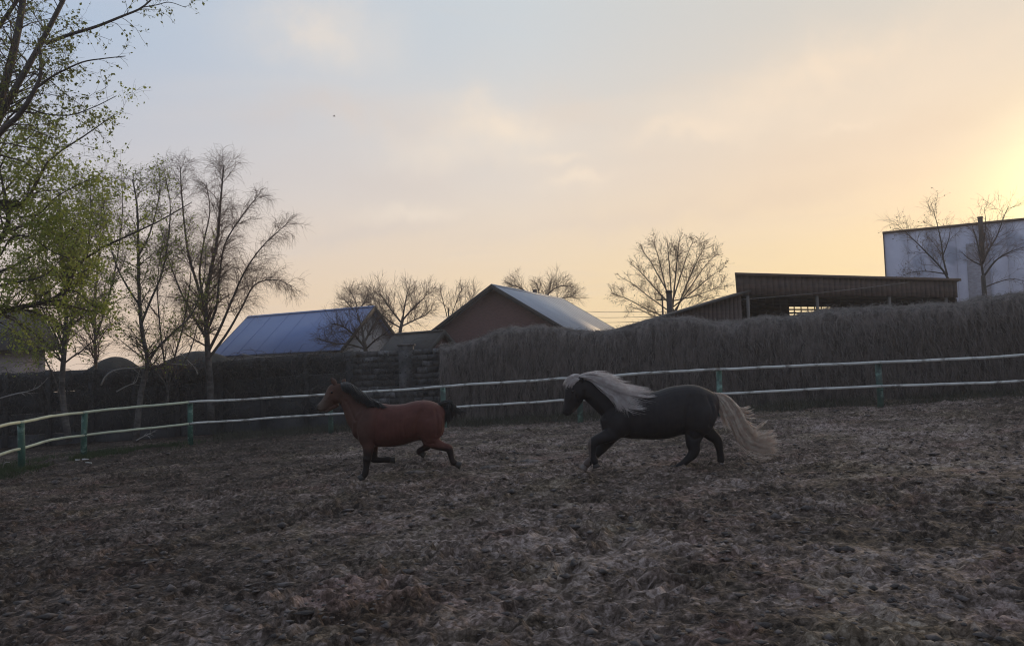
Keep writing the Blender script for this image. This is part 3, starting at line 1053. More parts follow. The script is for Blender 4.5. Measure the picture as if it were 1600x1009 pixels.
def build_trees():
    # big open tree at the left edge, new leaves just out
    D = 15.0
    gb = P(-150, 700, D)
    gz = float(terrain(gb[0], gb[1]))
    trunk0 = np.array([gb[0], gb[1], gz-.1])

    def from_trunk(pts, r0, r1, dd=None, n=18):
        dd = dd or [0]*len(pts)
        c = np.array([P(x, y, D+o) for (x, y), o in zip(pts, dd)])
        return spline(c, n), np.linspace(r0, r1, n)
    fork = P(-75, 350, D)
    main = spline(np.array([trunk0, trunk0*.6+fork*.4+[.05, 0, .1], fork, P(-48, 300, D)]), 18), np.linspace(.22, .13, 18)
    limbs = [main,
             from_trunk([(-75, 350), (-30, 250), (-2, 165), (20, 85), (34, 15), (42, -60), (48, -150)], .10, .035, [0, .1, .2, .3, .3, .3, .3]),
             from_trunk([(-55, 310), (-25, 235), (2, 178), (26, 135), (60, 75), (99, 0), (135, -80)], .085, .03),
             from_trunk([(-45, 295), (-22, 240), (4, 203), (30, 180), (54, 141), (64, 112), (60, 60)], .07, .02, [0, -.2, -.4, -.5, -.6, -.6, -.6]),
             from_trunk([(72, 68), (110, 54), (150, 42), (190, 26), (222, 12), (250, -14)], .035, .012),
             from_trunk([(54, 140), (78, 122), (100, 110), (130, 97), (160, 92), (196, 88)], .022, .007, [-.6]*6),
             from_trunk([(-10, 215), (30, 170), (70, 178), (110, 180), (150, 166), (182, 150)], .018, .006, [.3, .3, .2, .1, 0, 0]),
             from_trunk([(-80, 200), (-40, 100), (0, 40), (40, -20), (70, -90)], .06, .02, [.5, .6, .8, .8, .8]),
             from_trunk([(222, 12), (245, 8), (265, 4), (290, 12)], .010, .005)]
    tree('spring_tree', 'tall tree with bare limbs and tiny new leaves in the top left corner', limbs,
         [dict(cnt=190, lens=(.5, 1.5), ang=(25, 75), segs=7, r_ratio=.24, droop=.16, wander=.16, tmin=.15, limb_from=1, rmin=.0035, up=.1, sides=4),
          dict(cnt=1500, lens=(.15, .55), ang=(25, 80), segs=5, r_ratio=.45, droop=.30, wander=.2, tmin=.15, rmin=.0024)],
         MAT['bark_pale'], MAT['twig'], dict(every=.36, size=.048, spread=.018, n=2, mat=MAT['leaf_dark']), base=trunk0, sides=9)

    # leafier yellow-green tree below it, reaching in from the left edge
    D2 = 17.5
    gb = P(-110, 690, D2)
    t0 = np.array([gb[0], gb[1], float(terrain(gb[0], gb[1]))-.1])

    def l2(pts, r0, r1, dd=None, n=18):
        return px_limb(pts, D2, r0, r1, dd, n)
    main = spline(np.array([t0, P(-95, 580, D2), P(-70, 500, D2), P(-50, 440, D2)]), 18), np.linspace(.18, .12, 18)
    limbs = [main,
             l2([(-70, 500), (-20, 492), (19, 483), (75, 470), (106, 452), (114, 425), (150, 392), (240, 350), (300, 316)], .075, .008),
             l2([(106, 454), (122, 457), (143, 476), (172, 485)], .02, .008),
             l2([(-55, 455), (-20, 400), (2, 372), (12, 352), (15, 322), (36, 318), (57, 287), (78, 249), (131, 213), (178, 180)], .07, .008),
             l2([(14, 325), (5, 290), (-2, 250), (10, 215), (30, 190)], .03, .007, [0, .2, .3, .4, .5]),
             l2([(30, 340), (60, 335), (85, 310), (120, 290), (160, 270)], .022, .006, [0, -.3, -.5, -.6, -.6]),
             l2([(-40, 440), (10, 420), (60, 395), (110, 360), (150, 330)], .035, .007, [.3, .5, .7, .8, .8]),
             l2([(0, 400), (20, 370), (50, 372), (85, 395), (130, 410)], .02, .006, [-.4, -.6, -.8, -.9, -.9]),
             l2([(-30, 330), (5, 300), (30, 270), (60, 235), (95, 200)], .022, .006, [.3, .5, .6, .7, .7]),
             l2([(-25, 300), (0, 262), (15, 235), (45, 215), (60, 195)], .02, .006, [-.3, -.5, -.6, -.7, -.7]),
             l2([(-50, 480), (-10, 450), (30, 440), (70, 430), (100, 400)], .03, .007, [-.3, -.6, -.9, -1, -1])]
    tree('spring_tree', 'leafy yellow-green tree whose dark limb reaches in from the left edge', limbs,
         [dict(cnt=290, lens=(.5, 1.5), ang=(25, 75), segs=7, r_ratio=.28, droop=.10, wander=.17, tmin=.12, limb_from=1, rmin=.0035, up=.18, sides=4),
          dict(cnt=2500, lens=(.2, .65), ang=(25, 80), segs=5, r_ratio=.45, droop=.18, wander=.2, tmin=.1, rmin=.0026)],
         MAT['bark'], MAT['twig'], dict(every=.40, size=.056, spread=.045, n=3, mat=MAT['leaf'],
                                        where=lambda p: (((p-EYE)@RIGHT)/((p-EYE)@FWD)*F_PX+CX) < 205+rng.normal(0, 30, len(p))), base=t0, sides=8)
    # twig nest in the fork
    c = P(14, 320, D2)
    n = 160
    a = rng.random(n)*6.28
    st = c+np.stack([np.cos(a)*.13, np.sin(a)*.13, rng.normal(0, .05, n)], -1)
    dv = np.stack([-np.sin(a), np.cos(a), rng.normal(0, .3, n)], -1)*.13+rng.normal(0, .05, (n, 3))
    pts = np.stack([st-dv, st, st+dv], 1)
    V, Q, _ = tubes(pts, np.full((n, 3), .006), 3)
    obj('twig_nest', mesh_arrays('twig_nest', V-c, [Q], MAT['twig']), loc=c, label='small dark twig nest in a fork of the leafy left tree', category='nest')

    # birches along the wall
    def birch(label, D, limbs_px, lv, leaf=None, trunk='birch', tw='twig', name='birch_tree'):
        limbs = [px_limb(p, D, r0, r1, dd) for p, r0, r1, dd in limbs_px]
        b = limbs[0][0][0]
        base = np.array([b[0], b[1], float(terrain(b[0], b[1]))])
        return tree(name, label, limbs, lv, MAT[trunk], MAT[tw], leaf, base=base)

    birch('birch with thin green haze of leaves, nearest the left fence posts', 24.3,
          [([(108, 690), (100, 640), (97, 595), (101, 540), (103, 490), (99, 430), (95, 360), (92, 300)], .095, .03, None),
           ([(101, 545), (112, 500), (124, 455), (136, 400), (142, 330), (140, 280)], .05, .012, [0, .2, .3, .5, .6, .6]),
           ([(100, 560), (85, 520), (70, 490), (50, 450), (40, 400)], .035, .01, [0, -.2, -.4, -.6, -.6]),
           ([(98, 640), (88, 600), (70, 560), (52, 535), (38, 520)], .03, .008, [0, -.3, -.6, -.8, -.9]),
           ([(103, 510), (130, 495), (160, 470), (185, 430)], .03, .01, [0, .3, .5, .6])],
          [dict(cnt=110, lens=(.7, 1.9), ang=(25, 60), segs=7, r_ratio=.4, droop=.10, wander=.13, tmin=.35, up=.15, rmin=.005, sides=4),
           dict(cnt=2200, lens=(.25, .8), ang=(25, 75), segs=6, r_ratio=.4, droop=.35, wander=.2, tmin=.12, rmin=.0034)],
          dict(every=.35, size=.055, spread=.05, n=2, mat=MAT['leaf']))
    birch('slim birch with leaning forked trunk standing before the dark wall', 25.6,
          [([(212, 690), (216, 650), (222, 605), (231, 565), (222, 520), (217, 450), (216, 380), (214, 320), (207, 280)], .10, .02, None),
           ([(230, 568), (245, 545), (270, 520), (300, 490), (318, 440), (322, 380)], .05, .010, [0, .2, .4, .6, .7, .8]),
           ([(221, 505), (235, 470), (252, 430), (262, 380), (266, 320), (258, 275)], .04, .010, [0, -.2, -.4, -.5, -.6, -.6]),
           ([(220, 480), (200, 450), (180, 410), (168, 360), (160, 310)], .035, .010, [0, .2, .3, .4, .4]),
           ([(216, 400), (232, 370), (244, 330), (250, 290), (248, 262)], .03, .008, [0, .2, .4, .5, .6])],
          [dict(cnt=190, lens=(.5, 1.35), ang=(25, 65), segs=7, r_ratio=.32, droop=.10, wander=.13, tmin=.3, up=.2, rmin=.005, sides=4),
           dict(cnt=3600, lens=(.25, .8), ang=(25, 75), segs=6, r_ratio=.4, droop=.35, wander=.2, tmin=.12, rmin=.0034)],
          dict(every=.11, size=.055, spread=.05, n=2, mat=MAT['leaf']))
    birch('bare spreading birch, its drooping twigs nearest the blue roof', 28.2,
          [([(330, 660), (328, 600), (325, 560), (323, 520), (321, 470), (330, 420), (340, 370), (345, 310), (350, 258)], .13, .02, None),
           ([(325, 550), (345, 510), (362, 470), (382, 425), (410, 385), (450, 348)], .055, .010, [0, -.2, -.4, -.5, -.6, -.6]),
           ([(326, 560), (355, 520), (378, 480), (398, 445), (430, 437), (462, 450)], .05, .008, [0, .2, .5, .7, .8, .8]),
           ([(322, 500), (310, 450), (295, 400), (288, 350), (283, 290), (282, 262)], .06, .012, [0, .3, .4, .6, .6, .6]),
           ([(322, 520), (338, 480), (343, 430), (352, 380), (380, 335), (404, 305)], .05, .010, [0, -.3, -.5, -.7, -.8, -.8]),
           ([(321, 480), (312, 430), (318, 380), (328, 330), (322, 285)], .045, .010, [0, .3, .5, .7, .8]),
           ([(323, 530), (300, 490), (280, 450), (262, 400), (250, 350)], .045, .010, [0, .3, .6, .8, .8])],
          [dict(cnt=300, lens=(.5, 1.35), ang=(25, 65), segs=8, r_ratio=.32, droop=.14, wander=.12, tmin=.3, up=.2, rmin=.0055, sides=4),
           dict(cnt=8200, lens=(.25, .85), ang=(25, 75), segs=6, r_ratio=.4, droop=.38, wander=.2, tmin=.12, rmin=.0034)], tw='twig_warm')
    birch('thin many-stemmed bare sapling between the two middle birches', 27.6,
          [([(262, 640), (262, 600), (256, 560), (250, 510), (246, 450), (250, 400)], .045, .012, None),
           ([(262, 605), (272, 560), (286, 510), (296, 450), (300, 400)], .04, .012, [0, .2, .3, .4, .4]),
           ([(262, 610), (282, 575), (300, 540), (312, 490)], .035, .010, [0, -.2, -.3, -.4]),
           ([(262, 605), (240, 575), (205, 545), (180, 525)], .03, .010, [0, .2, .3, .3])],
          [dict(cnt=90, lens=(.5, 1.4), ang=(22, 55), segs=7, r_ratio=.42, droop=.06, wander=.14, tmin=.2, up=.25, rmin=.005, sides=4),
           dict(cnt=1100, lens=(.25, .8), ang=(25, 70), segs=5, r_ratio=.5, droop=.2, wander=.16, tmin=.15, rmin=.0034)], tw='twig_warm', name='bare_sapling')
    birch('young bare tree behind the leafy left tree, with purplish twigs', 30.8,
          [([(150, 640), (150, 580), (148, 520), (150, 450), (156, 380), (160, 300)], .07, .015, None),
           ([(149, 530), (165, 480), (180, 420), (190, 350), (192, 290)], .045, .010, [0, .2, .3, .4, .4]),
           ([(149, 510), (130, 460), (118, 400), (116, 340)], .04, .010, [0, -.2, -.3, -.4])],
          [dict(cnt=120, lens=(.7, 1.8), ang=(20, 55), segs=7, r_ratio=.42, droop=.08, wander=.14, tmin=.2, up=.25, rmin=.006, sides=4),
           dict(cnt=1500, lens=(.3, 1.0), ang=(25, 70), segs=5, r_ratio=.5, droop=.25, wander=.16, tmin=.15, rmin=.0038)], tw='twig_warm', name='bare_tree')

    # trees behind the wall
    def bare(label, D, limbs_px, n1, n2, l1=(.6, 1.6), l2_=(.3, .8), leaf=None, tw='twig', name='bare_tree', rm=.0045, up=.25, droop=.02):
        limbs = [px_limb(p, D, r0, r1, dd) for p, r0, r1, dd in limbs_px]
        b = limbs[0][0][0]
        base = np.array([b[0], b[1], float(terrain(b[0], b[1]))])
        # carry the trunk down to the ground behind the wall
        foot = base+np.array([0, 0, -.1])
        limbs.insert(0, (spline(np.array([foot, foot*.5+b*.5, b]), 18), np.full(18, limbs[0][1][0])*np.linspace(1.25, 1, 18)))
        return tree(name, label, limbs,
                    [dict(cnt=n1, lens=l1, ang=(25, 60), segs=6, r_ratio=.30, droop=droop, wander=.17, tmin=.12, up=up, rmin=rm*1.3, sides=4, limb_from=2),
                     dict(cnt=n2, lens=l2_, ang=(25, 65), segs=5, r_ratio=.5, droop=.02, wander=.2, tmin=.1, rmin=rm, up=.12)],
                    MAT['bark'], MAT[tw], leaf, base=base)
    bare('low dark fruit tree spreading its bare crown before the blue roof', 33,
         [([(572, 560), (571, 545), (568, 530)], .10, .07, None),
          ([(570, 542), (552, 522), (532, 508), (515, 505)], .05, .012, [0, -.3, -.6, -.8]),
          ([(569, 535), (566, 515), (560, 495), (556, 484)], .05, .012, [0, .2, .4, .5]),
          ([(569, 535), (580, 515), (592, 498), (600, 488)], .05, .012, [0, .3, .5, .6]),
          ([(571, 545), (545, 538), (520, 536), (496, 528)], .04, .010, [0, -.3, -.5, -.7]),
          ([(572, 545), (588, 530), (603, 520), (614, 508)], .04, .010, [0, -.4, -.6, -.8])],
         150, 1500, (.5, 1.3), (.2, .6), rm=.0045)
    bare('bare tree with rounded crown beside the gable of the blue-roofed house', 50,
         [([(622, 548), (625, 520), (630, 495)], .12, .09, None),
          ([(629, 500), (632, 480), (636, 460), (640, 448)], .06, .015, [0, 0, .2, .3]),
          ([(628, 505), (612, 485), (598, 465), (590, 455)], .06, .015, [0, .3, .5, .6]),
          ([(629, 500), (645, 482), (660, 468), (668, 458)], .06, .015, [0, -.3, -.5, -.6]),
          ([(627, 510), (648, 500), (665, 492), (676, 480)], .05, .015, [0, -.3, -.5, -.6]),
          ([(626, 512), (606, 500), (585, 480), (572, 470)], .05, .015, [0, .5, .8, 1])],
         190, 1700, (.8, 2.0), (.4, 1.0), tw='twig_warm', rm=.0065)
    bare('pale bare tree rising behind the right end of the blue roof', 56,
         [([(556, 540), (558, 510), (560, 485)], .10, .07, None),
          ([(560, 488), (555, 470), (548, 456)], .05, .015, [0, 0, .2]),
          ([(560, 488), (570, 470), (578, 456)], .05, .015, [0, .2, .4]),
          ([(560, 492), (545, 476), (538, 468)], .04, .015, [0, .2, .4])],
         70, 600, (.8, 1.7), (.4, .9), tw='twig_warm', rm=.0065)
    bare('upright bare saplings in a row left of the brown gable', 54,
         [([(700, 545), (702, 510), (700, 480)], .07, .045, None),
          ([(701, 505), (695, 480), (690, 462), (688, 455)], .035, .012, None),
          ([(701, 505), (710, 480), (717, 462), (722, 452)], .035, .012, [0, .2, .4, .5]),
          ([(701, 515), (720, 490), (735, 470), (742, 456)], .035, .012, [0, -.2, -.4, -.5])],
         80, 600, (.7, 1.5), (.4, .9), tw='twig_warm', rm=.0065)
    bare('wide low bare crown showing over the ridge of the brown house', 64,
         [([(838, 520), (840, 490), (842, 470)], .16, .12, None),
          ([(841, 480), (825, 458), (808, 448), (798, 446)], .07, .02, [0, -.3, -.5, -.6]),
          ([(841, 475), (842, 455), (838, 442)], .07, .02, [0, .3, .5]),
          ([(841, 478), (858, 458), (872, 448), (884, 446)], .07, .02, [0, .3, .5, .6]),
          ([(841, 485), (868, 470), (886, 464), (896, 462)], .06, .02, [0, -.3, -.5, -.6])],
         150, 1300, (.9, 2.0), (.4, 1.0), tw='twig_warm', rm=.0075)
    fan = [([(1052, 530), (1052, 505), (1050, 482)], .15, .11, None)]
    for k, (tx, ty, r0) in enumerate(((955, 458, .05), (968, 432, .05), (985, 412, .055), (1004, 392, .06), (1022, 380, .06), (1042, 374, .065), (1062, 372, .065), (1084, 374, .06),
                                      (1102, 384, .06), (1118, 398, .055), (1130, 420, .05), (1138, 446, .045), (978, 478, .04), (1120, 462, .04))):
        by = 500-10*(k % 4)
        o = (-1.2, .9, -.5, 1.3)[k % 4]
        mx, my = 1051+(tx-1051)*.42, by+(ty-by)*.5
        fan.append(([(1051, by), (mx, my+4), (1051+(tx-1051)*.75, by+(ty-by)*.8), (tx, ty)], r0*.8, .010, [0, o*.4, o*.8, o]))
    bare('budding round-crowned tree standing alone against the golden sky', 48, fan,
         260, 3300, (.5, 1.3), (.3, .75), dict(every=.22, size=.055, spread=.04, n=1, mat=MAT['bud']), tw='twig_warm', rm=.0058, up=.3)
    bare('bare tree leaning left before the pale tall building', 41.5,
         [([(1492, 470), (1487, 450), (1482, 436)], .10, .075, None),
          ([(1483, 438), (1470, 418), (1448, 395), (1425, 372), (1400, 350)], .06, .010, [0, 0, .2, .3, .3]),
          ([(1480, 430), (1474, 405), (1470, 375), (1463, 345), (1455, 318)], .05, .010, [0, .2, .3, .4, .4]),
          ([(1478, 428), (1450, 424), (1428, 425), (1412, 430)], .035, .008, [0, -.2, -.4, -.5]),
          ([(1473, 400), (1482, 375), (1486, 350)], .03, .008, [0, -.2, -.3])],
         80, 620, (.6, 1.5), (.3, .8), dict(every=.10, size=.06, spread=.04, n=1, mat=MAT['bud']), tw='twig_warm', rm=.0048, up=.12)
    bare('bare tree with forked trunk close before the flue of the pale building', 38,
         [([(1540, 480), (1538, 455), (1536, 430)], .12, .09, None),
          ([(1537, 435), (1532, 405), (1526, 375), (1518, 350)], .06, .010, [0, 0, .2, .3]),
          ([(1535, 412), (1545, 390), (1558, 368), (1568, 340), (1576, 322)], .05, .010, [0, .2, .4, .5, .5]),
          ([(1537, 432), (1555, 408), (1575, 395), (1600, 386)], .05, .010, [0, -.2, -.4, -.5]),
          ([(1537, 450), (1556, 442), (1580, 436), (1606, 440)], .035, .008, [0, .2, .4, .5]),
          ([(1534, 415), (1515, 405), (1500, 392)], .035, .008, [0, .2, .3]),
          ([(1534, 405), (1537, 380), (1540, 350), (1538, 325)], .035, .008, [0, -.2, -.4, -.4])],
         110, 700, (.6, 1.5), (.3, .8), tw='twig_warm', rm=.0045, up=.15)


build_trees()


# ------------------------------------------------------------------ buildings
def world_to(root):
    """returns a function taking local (x along front, y back, z) for a yawed frame"""
    return root


def box_part(root, name, lo, hi, mat, parent=None, **kw):
    return MB().box(lo, hi).build(name, MAT[mat], parent or root, **kw)


def roof_panel(root, name, a, b, c, d, th, mat, seams=0, rib=0.014):
    """slab over quad a-b (eave) c-d (ridge), with standing seams"""
    a, b, c, d = map(lambda v: np.asarray(v, float), (a, b, c, d))
    n = np.cross(b-a, d-a)
    n /= np.linalg.norm(n)
    if n[2] < 0:
        n = -n
    V = np.array([a, b, c, d, a+n*th, b+n*th, c+n*th, d+n*th])
    p = MB().hexa(V).build(name, MAT[mat], root)
    for i in range(seams):
        f = (i+.5)/seams
        e, r = a+(b-a)*f, d+(c-d)*f
        u = (b-a)/np.linalg.norm(b-a)*.02
        q = np.array([e-u, e+u, r+u, r-u])+n*(th-.004)
        MB().hexa(np.concatenate([q, q+n*rib])).build('seam', MAT[mat], p)
    return p


def gable_house(name, label, ridge_a, ridge_b, halfw, drop, roof_mat, wall_mat, over=.35, ground=None, seams=10, gable_trim='roof_dark'):
    """ridge_a, ridge_b: world ends of the ridge; drop: ridge to eave height"""
    A, B = np.asarray(ridge_a, float), np.asarray(ridge_b, float)
    L = np.linalg.norm((B-A)[:2])
    yaw = math.atan2(B[1]-A[1], B[0]-A[0])
    g = ground if ground is not None else float(terrain(A[0], A[1]))
    zr = (A[2]+B[2])/2-g
    root = empty(name, (A[0], A[1], g), yaw, label=label, category='house')
    ze = zr-drop
    # local: x along the ridge, y across
    wall = MB()
    t = .25
    for x in (over, L-over-t):
        poly = [(x, -halfw+over, -.3), (x, halfw-over, -.3), (x, halfw-over, ze+over*drop/halfw-.1), (x, 0, zr-.1), (x, -halfw+over, ze+over*drop/halfw-.1)]
        wall.prism(poly, (t, 0, 0))
    for y0 in (-halfw+over, halfw-over-t):
        wall.box((over+t, y0, -.3), (L-over-t, y0+t, ze+over*drop/halfw-.12))
    wall.build('wall', MAT[wall_mat], root)
    roofs = []
    for s in (-1, 1):
        roofs.append(roof_panel(root, 'roof_slope', (0, s*halfw, ze), (L, s*halfw, ze), (L, 0, zr), (0, 0, zr), .06, roof_mat, seams))
    MB().prism([(-.02, -.14, zr), (-.02, 0, zr+.10), (-.02, .14, zr)], (L+.04, 0, 0)).build('ridge_cap', MAT[roof_mat], root)
    # barge boards at each gable
    for x in (-.05, L+.01):
        for s in (-1, 1):
            V = np.array([(x, s*halfw, ze-.16), (x+.04, s*halfw, ze-.16), (x+.04, 0, zr-.16), (x, 0, zr-.16),
                          (x, s*halfw, ze+.08), (x+.04, s*halfw, ze+.08), (x+.04, 0, zr+.08), (x, 0, zr+.08)])
            MB().hexa(V).build('barge_board', MAT[gable_trim], root)
    return root, dict(L=L, zr=zr, ze=ze, halfw=halfw, g=g, over=over)


def window(root, face, x0, x1, z0, z1, at, frame='frame'):
    """window set on a wall plane of the local frame; face 'x' or 'y' = axis the wall faces along, at = its position"""
    def bx(lo, hi):
        (u0, v0, w0), (u1, v1, w1) = lo, hi       # u along wall, v out, w up
        if face == 'y':
            return (u0, at+v0, w0), (u1, at+v1, w1)
        return (at+v0, u0, w0), (at+v1, u1, w1)

    def ordered(b):
        lo, hi = b
        return tuple(map(min, lo, hi)), tuple(map(max, lo, hi))
    w = MB().box(*ordered(bx((x0, .01, z0), (x1, .03, z1)))).build('window', MAT['glass'], root)
    fr = MB()
    t = .07
    for lo, hi in (((x0-t, .012, z0-t), (x0, .07, z1+t)), ((x1, .012, z0-t), (x1+t, .07, z1+t)), ((x0, .012, z1), (x1, .07, z1+t)), ((x0, .012, z0-t), (x1, .07, z0)),
                   (((x0+x1)/2-.025, .032, z0), ((x0+x1)/2+.025, .06, z1))):
        fr.box(*ordered(bx(lo, hi)))
    fr.build('window_frame', MAT[frame], w)
    return w


def build_buildings():
    # blue-roofed house
    a, b = P(388, 497, 48.5), P(585, 479, 44.0)
    z = (a[2]+b[2])/2
    root, q = gable_house('blue_roof_house', 'house with a large plain blue roof behind the wall', a, b, 2.75, 2.3, 'roof_blue', 'gable_blue_house', over=.3, seams=7)
    window(root, 'x', .5, 1.2, 1.5, 2.3, q['L']-q['over'])
    window(root, 'x', -1.6, -.9, 1.5, 2.3, q['L']-q['over'])
    # brown gabled house
    a, b = P(768, 447, 42.0), P(880, 468, 52.0)
    root, q = gable_house('brown_gable_house', 'brown gabled house with a pale zinc roof falling to the right', a, b, 4.2, 2.6, 'roof_grey', 'gable_brown', over=.3, seams=16)
    box_part(root, 'chimney', (6.6, .15, q['zr']-.6), (6.8, .35, q['zr']+.35), 'metal_rust')
    # low shed between them
    a, b = P(618, 524, 41), P(694, 517, 39)
    gable_house('low_dark_shed', 'low dark shed roof between the blue-roofed and brown houses', a, b, 1.6, 1.3, 'roof_dark', 'gable_brown', over=.2, seams=0)
    # house at the far left
    a, b = P(-60, 488, 36), P(62, 484, 38)
    root, q = gable_house('pale_house', 'pale house with a dark roof half hidden by the left trees', a, b, 3.6, 1.9, 'roof_dark', 'render_pink', over=.45, seams=0)
    wy = -q['halfw']+q['over']
    for x in (1.0, 2.25):
        window(root, 'y', x, x+.55, 1.15, 2.05, wy-.0)
    for c in root.children:
        if c.name.startswith('window'):
            c.scale = (1, 1, 1)
    # long open barn
    A, B = P(1150, 431, 34.0), P(1494, 437.5, 39.5)
    yaw = math.atan2(B[1]-A[1], B[0]-A[0])
    L = float(np.linalg.norm((B-A)[:2]))
    g = float(terrain(A[0], A[1]))
    H = (A[2]+B[2])/2-g
    root = empty('open_barn', (A[0], A[1], g), yaw, label='long dark open-fronted timber barn with light showing through its back slats', category='barn')
    dep = 6.0
    H2 = H-.25
    # fascia planks
    n = 42
    for i in range(n):
        x0, x1 = L*i/n+.008, L*(i+1)/n-.004
        dz = rng.normal(0, .012)
        MB().box((x0, -.03+rng.normal(0, .004), H-.80+dz), (x1, .0, H-.02)).build('fascia_plank', MAT['wood_dark'], root)
    MB().prism([(-.15, -.12, H+.0), (-.15, -.12, H+.07), (-.15, dep+.2, H2+.07), (-.15, dep+.2, H2)], (L+.3, 0, 0)).build('roof', MAT['roof_dark'], root)
    MB().box((-.16, -.15, H-.03), (L+.16, -.122, H+.09)).build('eave_trim', MAT['trim_brown'], root)
    for x in (.55, L*.33, L*.66, L-.75):
        box_part(root, 'post', (x-.09, .02, -.3), (x+.09, .2, H-.1), 'wood_grey')
    # side and back walls of planks
    for x in (0.0, L-.08):
        for i in range(12):
            z0, z1 = H2*i/12, H2*(i+1)/12-.01
            MB().box((x, .22, z0), (x+.06, dep-.1, z1)).build('side_plank', MAT['wood_dark'], root)
    rows = 26
    pitch = H2/rows
    for i in range(rows):
        z0, z1 = pitch*i, pitch*(i+1)-.001
        zc = (z0+z1)/2
        f0, f1 = None, None
        if 18 <= i <= 22:      # boards hang apart here
            f0, f1 = .245, .46
        if i == 21:
            f1 = .54
        if f0:
            MB().box((0.02, dep-.06, z0), (L*f0, dep-.02, z1)).build('back_plank', MAT['wood_dark'], root)
            MB().box((L*f1, dep-.06, z0), (L-.02, dep-.02, z1)).build('back_plank', MAT['wood_dark'], root)
            MB().box((L*f0+.002, dep-.06, z0), (L*f1-.002, dep-.02, z0+pitch*.42)).build('back_plank', MAT['wood_dark'], root)
        else:
            MB().box((0.02, dep-.06, z0), (L-.02, dep-.02, z1)).build('back_plank', MAT['wood_dark'], root)
    for k in range(28):
        x = .3+k*(L-.6)/27
        box_part(root, 'stud', (x-.035, dep-.15, 0), (x+.035, dep-.062, H2-.1), 'wood_dark')
    # the plot is skewed: the barn's depth runs along the lane
    for o in root.children_recursive:
        me = o.data
        co = np.zeros(len(me.vertices)*3, np.float32)
        me.vertices.foreach_get('co', co)
        co = co.reshape(-1, 3)
        co[:, 0] += .86*np.maximum(co[:, 1], 0)
        me.vertices.foreach_set('co', co.ravel())
        me.update()
    # sloping lean-to left of it
    A2, E2 = P(1158, 460, 33.0), P(985, 512, 32.0)
    yaw2 = math.atan2((A2-E2)[1], (A2-E2)[0])
    L2 = float(np.linalg.norm((A2-E2)[:2]))
    g2 = float(terrain(E2[0], E2[1]))
    za, zb = E2[2]-g2, A2[2]-g2
    root = empty('lean_to_shed', (E2[0], E2[1], g2), yaw2, label='dark shed with a long roof edge sloping down leftwards from the open barn', category='shed')
    n = 26
    for i in range(n):
        x0, x1 = L2*i/n, L2*(i+1)/n-.012
        h0, h1 = za+(zb-za)*x0/L2+.0, za+(zb-za)*x1/L2+.0
        MB().prism([(x0, 0, -.2), (x1, 0, -.2), (x1, 0, h1), (x0, 0, h0)], (0, .05+rng.random()*.01, 0)).build('wall_plank', MAT['wood_dark'], root)
    MB().prism([(-.25, -.25, za-.06), (L2+.3, -.25, zb+.08), (L2+.3, -.25, zb+.15), (-.25, -.25, za+.01)], (0, 1.6, 0)).build('roof', MAT['roof_dark'], root)
    box_part(root, 'back_wall', (0.05, 1.2, -.2), (L2-.1, 1.28, za-.1), 'wood_dark')
    # stove pipe and thin mast beside it
    p = P(1047, 497, 36)
    t = P(1041, 457, 36)
    ro = empty('stove_pipe', (p[0], p[1], 0), label='thick dark stove pipe poking up beside the budding tree', category='pipe')
    z0, z1 = float(terrain(p[0], p[1])), t[2]
    MB().tube([(0, 0, z0), (0, 0, z1)], [.125, .125], 12).build('pipe', MAT['metal_rust'], ro)
    MB().tube([(0, 0, z1+.002), (0, 0, z1+.09)], [.165, .15], 12).build('cap', MAT['metal_rust'], ro)
    p = P(1036, 497, 36.3)
    t = P(1034, 460, 36.3)
    ro = empty('thin_mast', (p[0], p[1], 0), label='thin dark mast just left of the stove pipe', category='mast')
    MB().tube([(0, 0, float(terrain(p[0], p[1]))), (0, 0, t[2])], [.045, .04], 8).build('mast', MAT['metal_rust'], ro)
    MB().box((-.25, -.03, t[2]-.25), (.25, .03, t[2]-.19)).build('crossarm', MAT['metal_rust'], ro)
    mast = t
    # pale tall building
    A, B = P(1381, 366, 56.0), P(1640, 339, 51.5)
    yaw = math.atan2(B[1]-A[1], B[0]-A[0])
    g = float(terrain(A[0], A[1]))
    H = (A[2]+B[2])/2-g
    root = empty('pale_tall_building', (A[0], A[1], g), yaw, label='tall windowless pale bluish building on the right', category='building')
    L = float(np.linalg.norm((B-A)[:2]))*1.8
    n = 12
    for i in range(n):
        x0, x1 = L*i/n+.006, L*(i+1)/n-.006
        MB().box((x0, rng.normal(0, .006), -.2), (x1, .12, H-.02)).build('wall_panel', MAT['render_pale'], root)
    box_part(root, 'wall_core', (.01, .125, -.2), (L, .3, H-.03), 'render_pale')
    box_part(root, 'side_wall', (.006, .302, -.2), (.3, 14, H-.02), 'render_pale')
    box_part(root, 'roof', (.0, .3, H-.3), (L, 14, H-.1), 'roof_dark')
    box_part(root, 'parapet_flashing', (-.08, -.08, H-.018), (L, .38, H+.13), 'trim_brown')
    box_part(root, 'corner_flashing', (-.06, -.05, -.2), (.0, .35, H-.02), 'trim_brown')
    fx = L*.335
    box_part(root, 'brick_pilaster', (fx-.9, -.12, -.2), (fx+.35, -.02, H-1.2), 'brick_grey')
    f = MB().tube([(fx, -.35, H-2.4), (fx, -.35, H+.35)], [.14, .14], 12).build('flue', MAT['metal_rust'], root)
    MB().tube([(fx, -.35, H+.352), (fx, -.35, H+.43)], [.18, .16], 12).build('flue_cap', MAT['metal_rust'], f)
    MB().box((fx-.05, -.35, H-2.0), (fx+.05, -.02, H-1.9)).build('flue_bracket', MAT['metal_rust'], f)
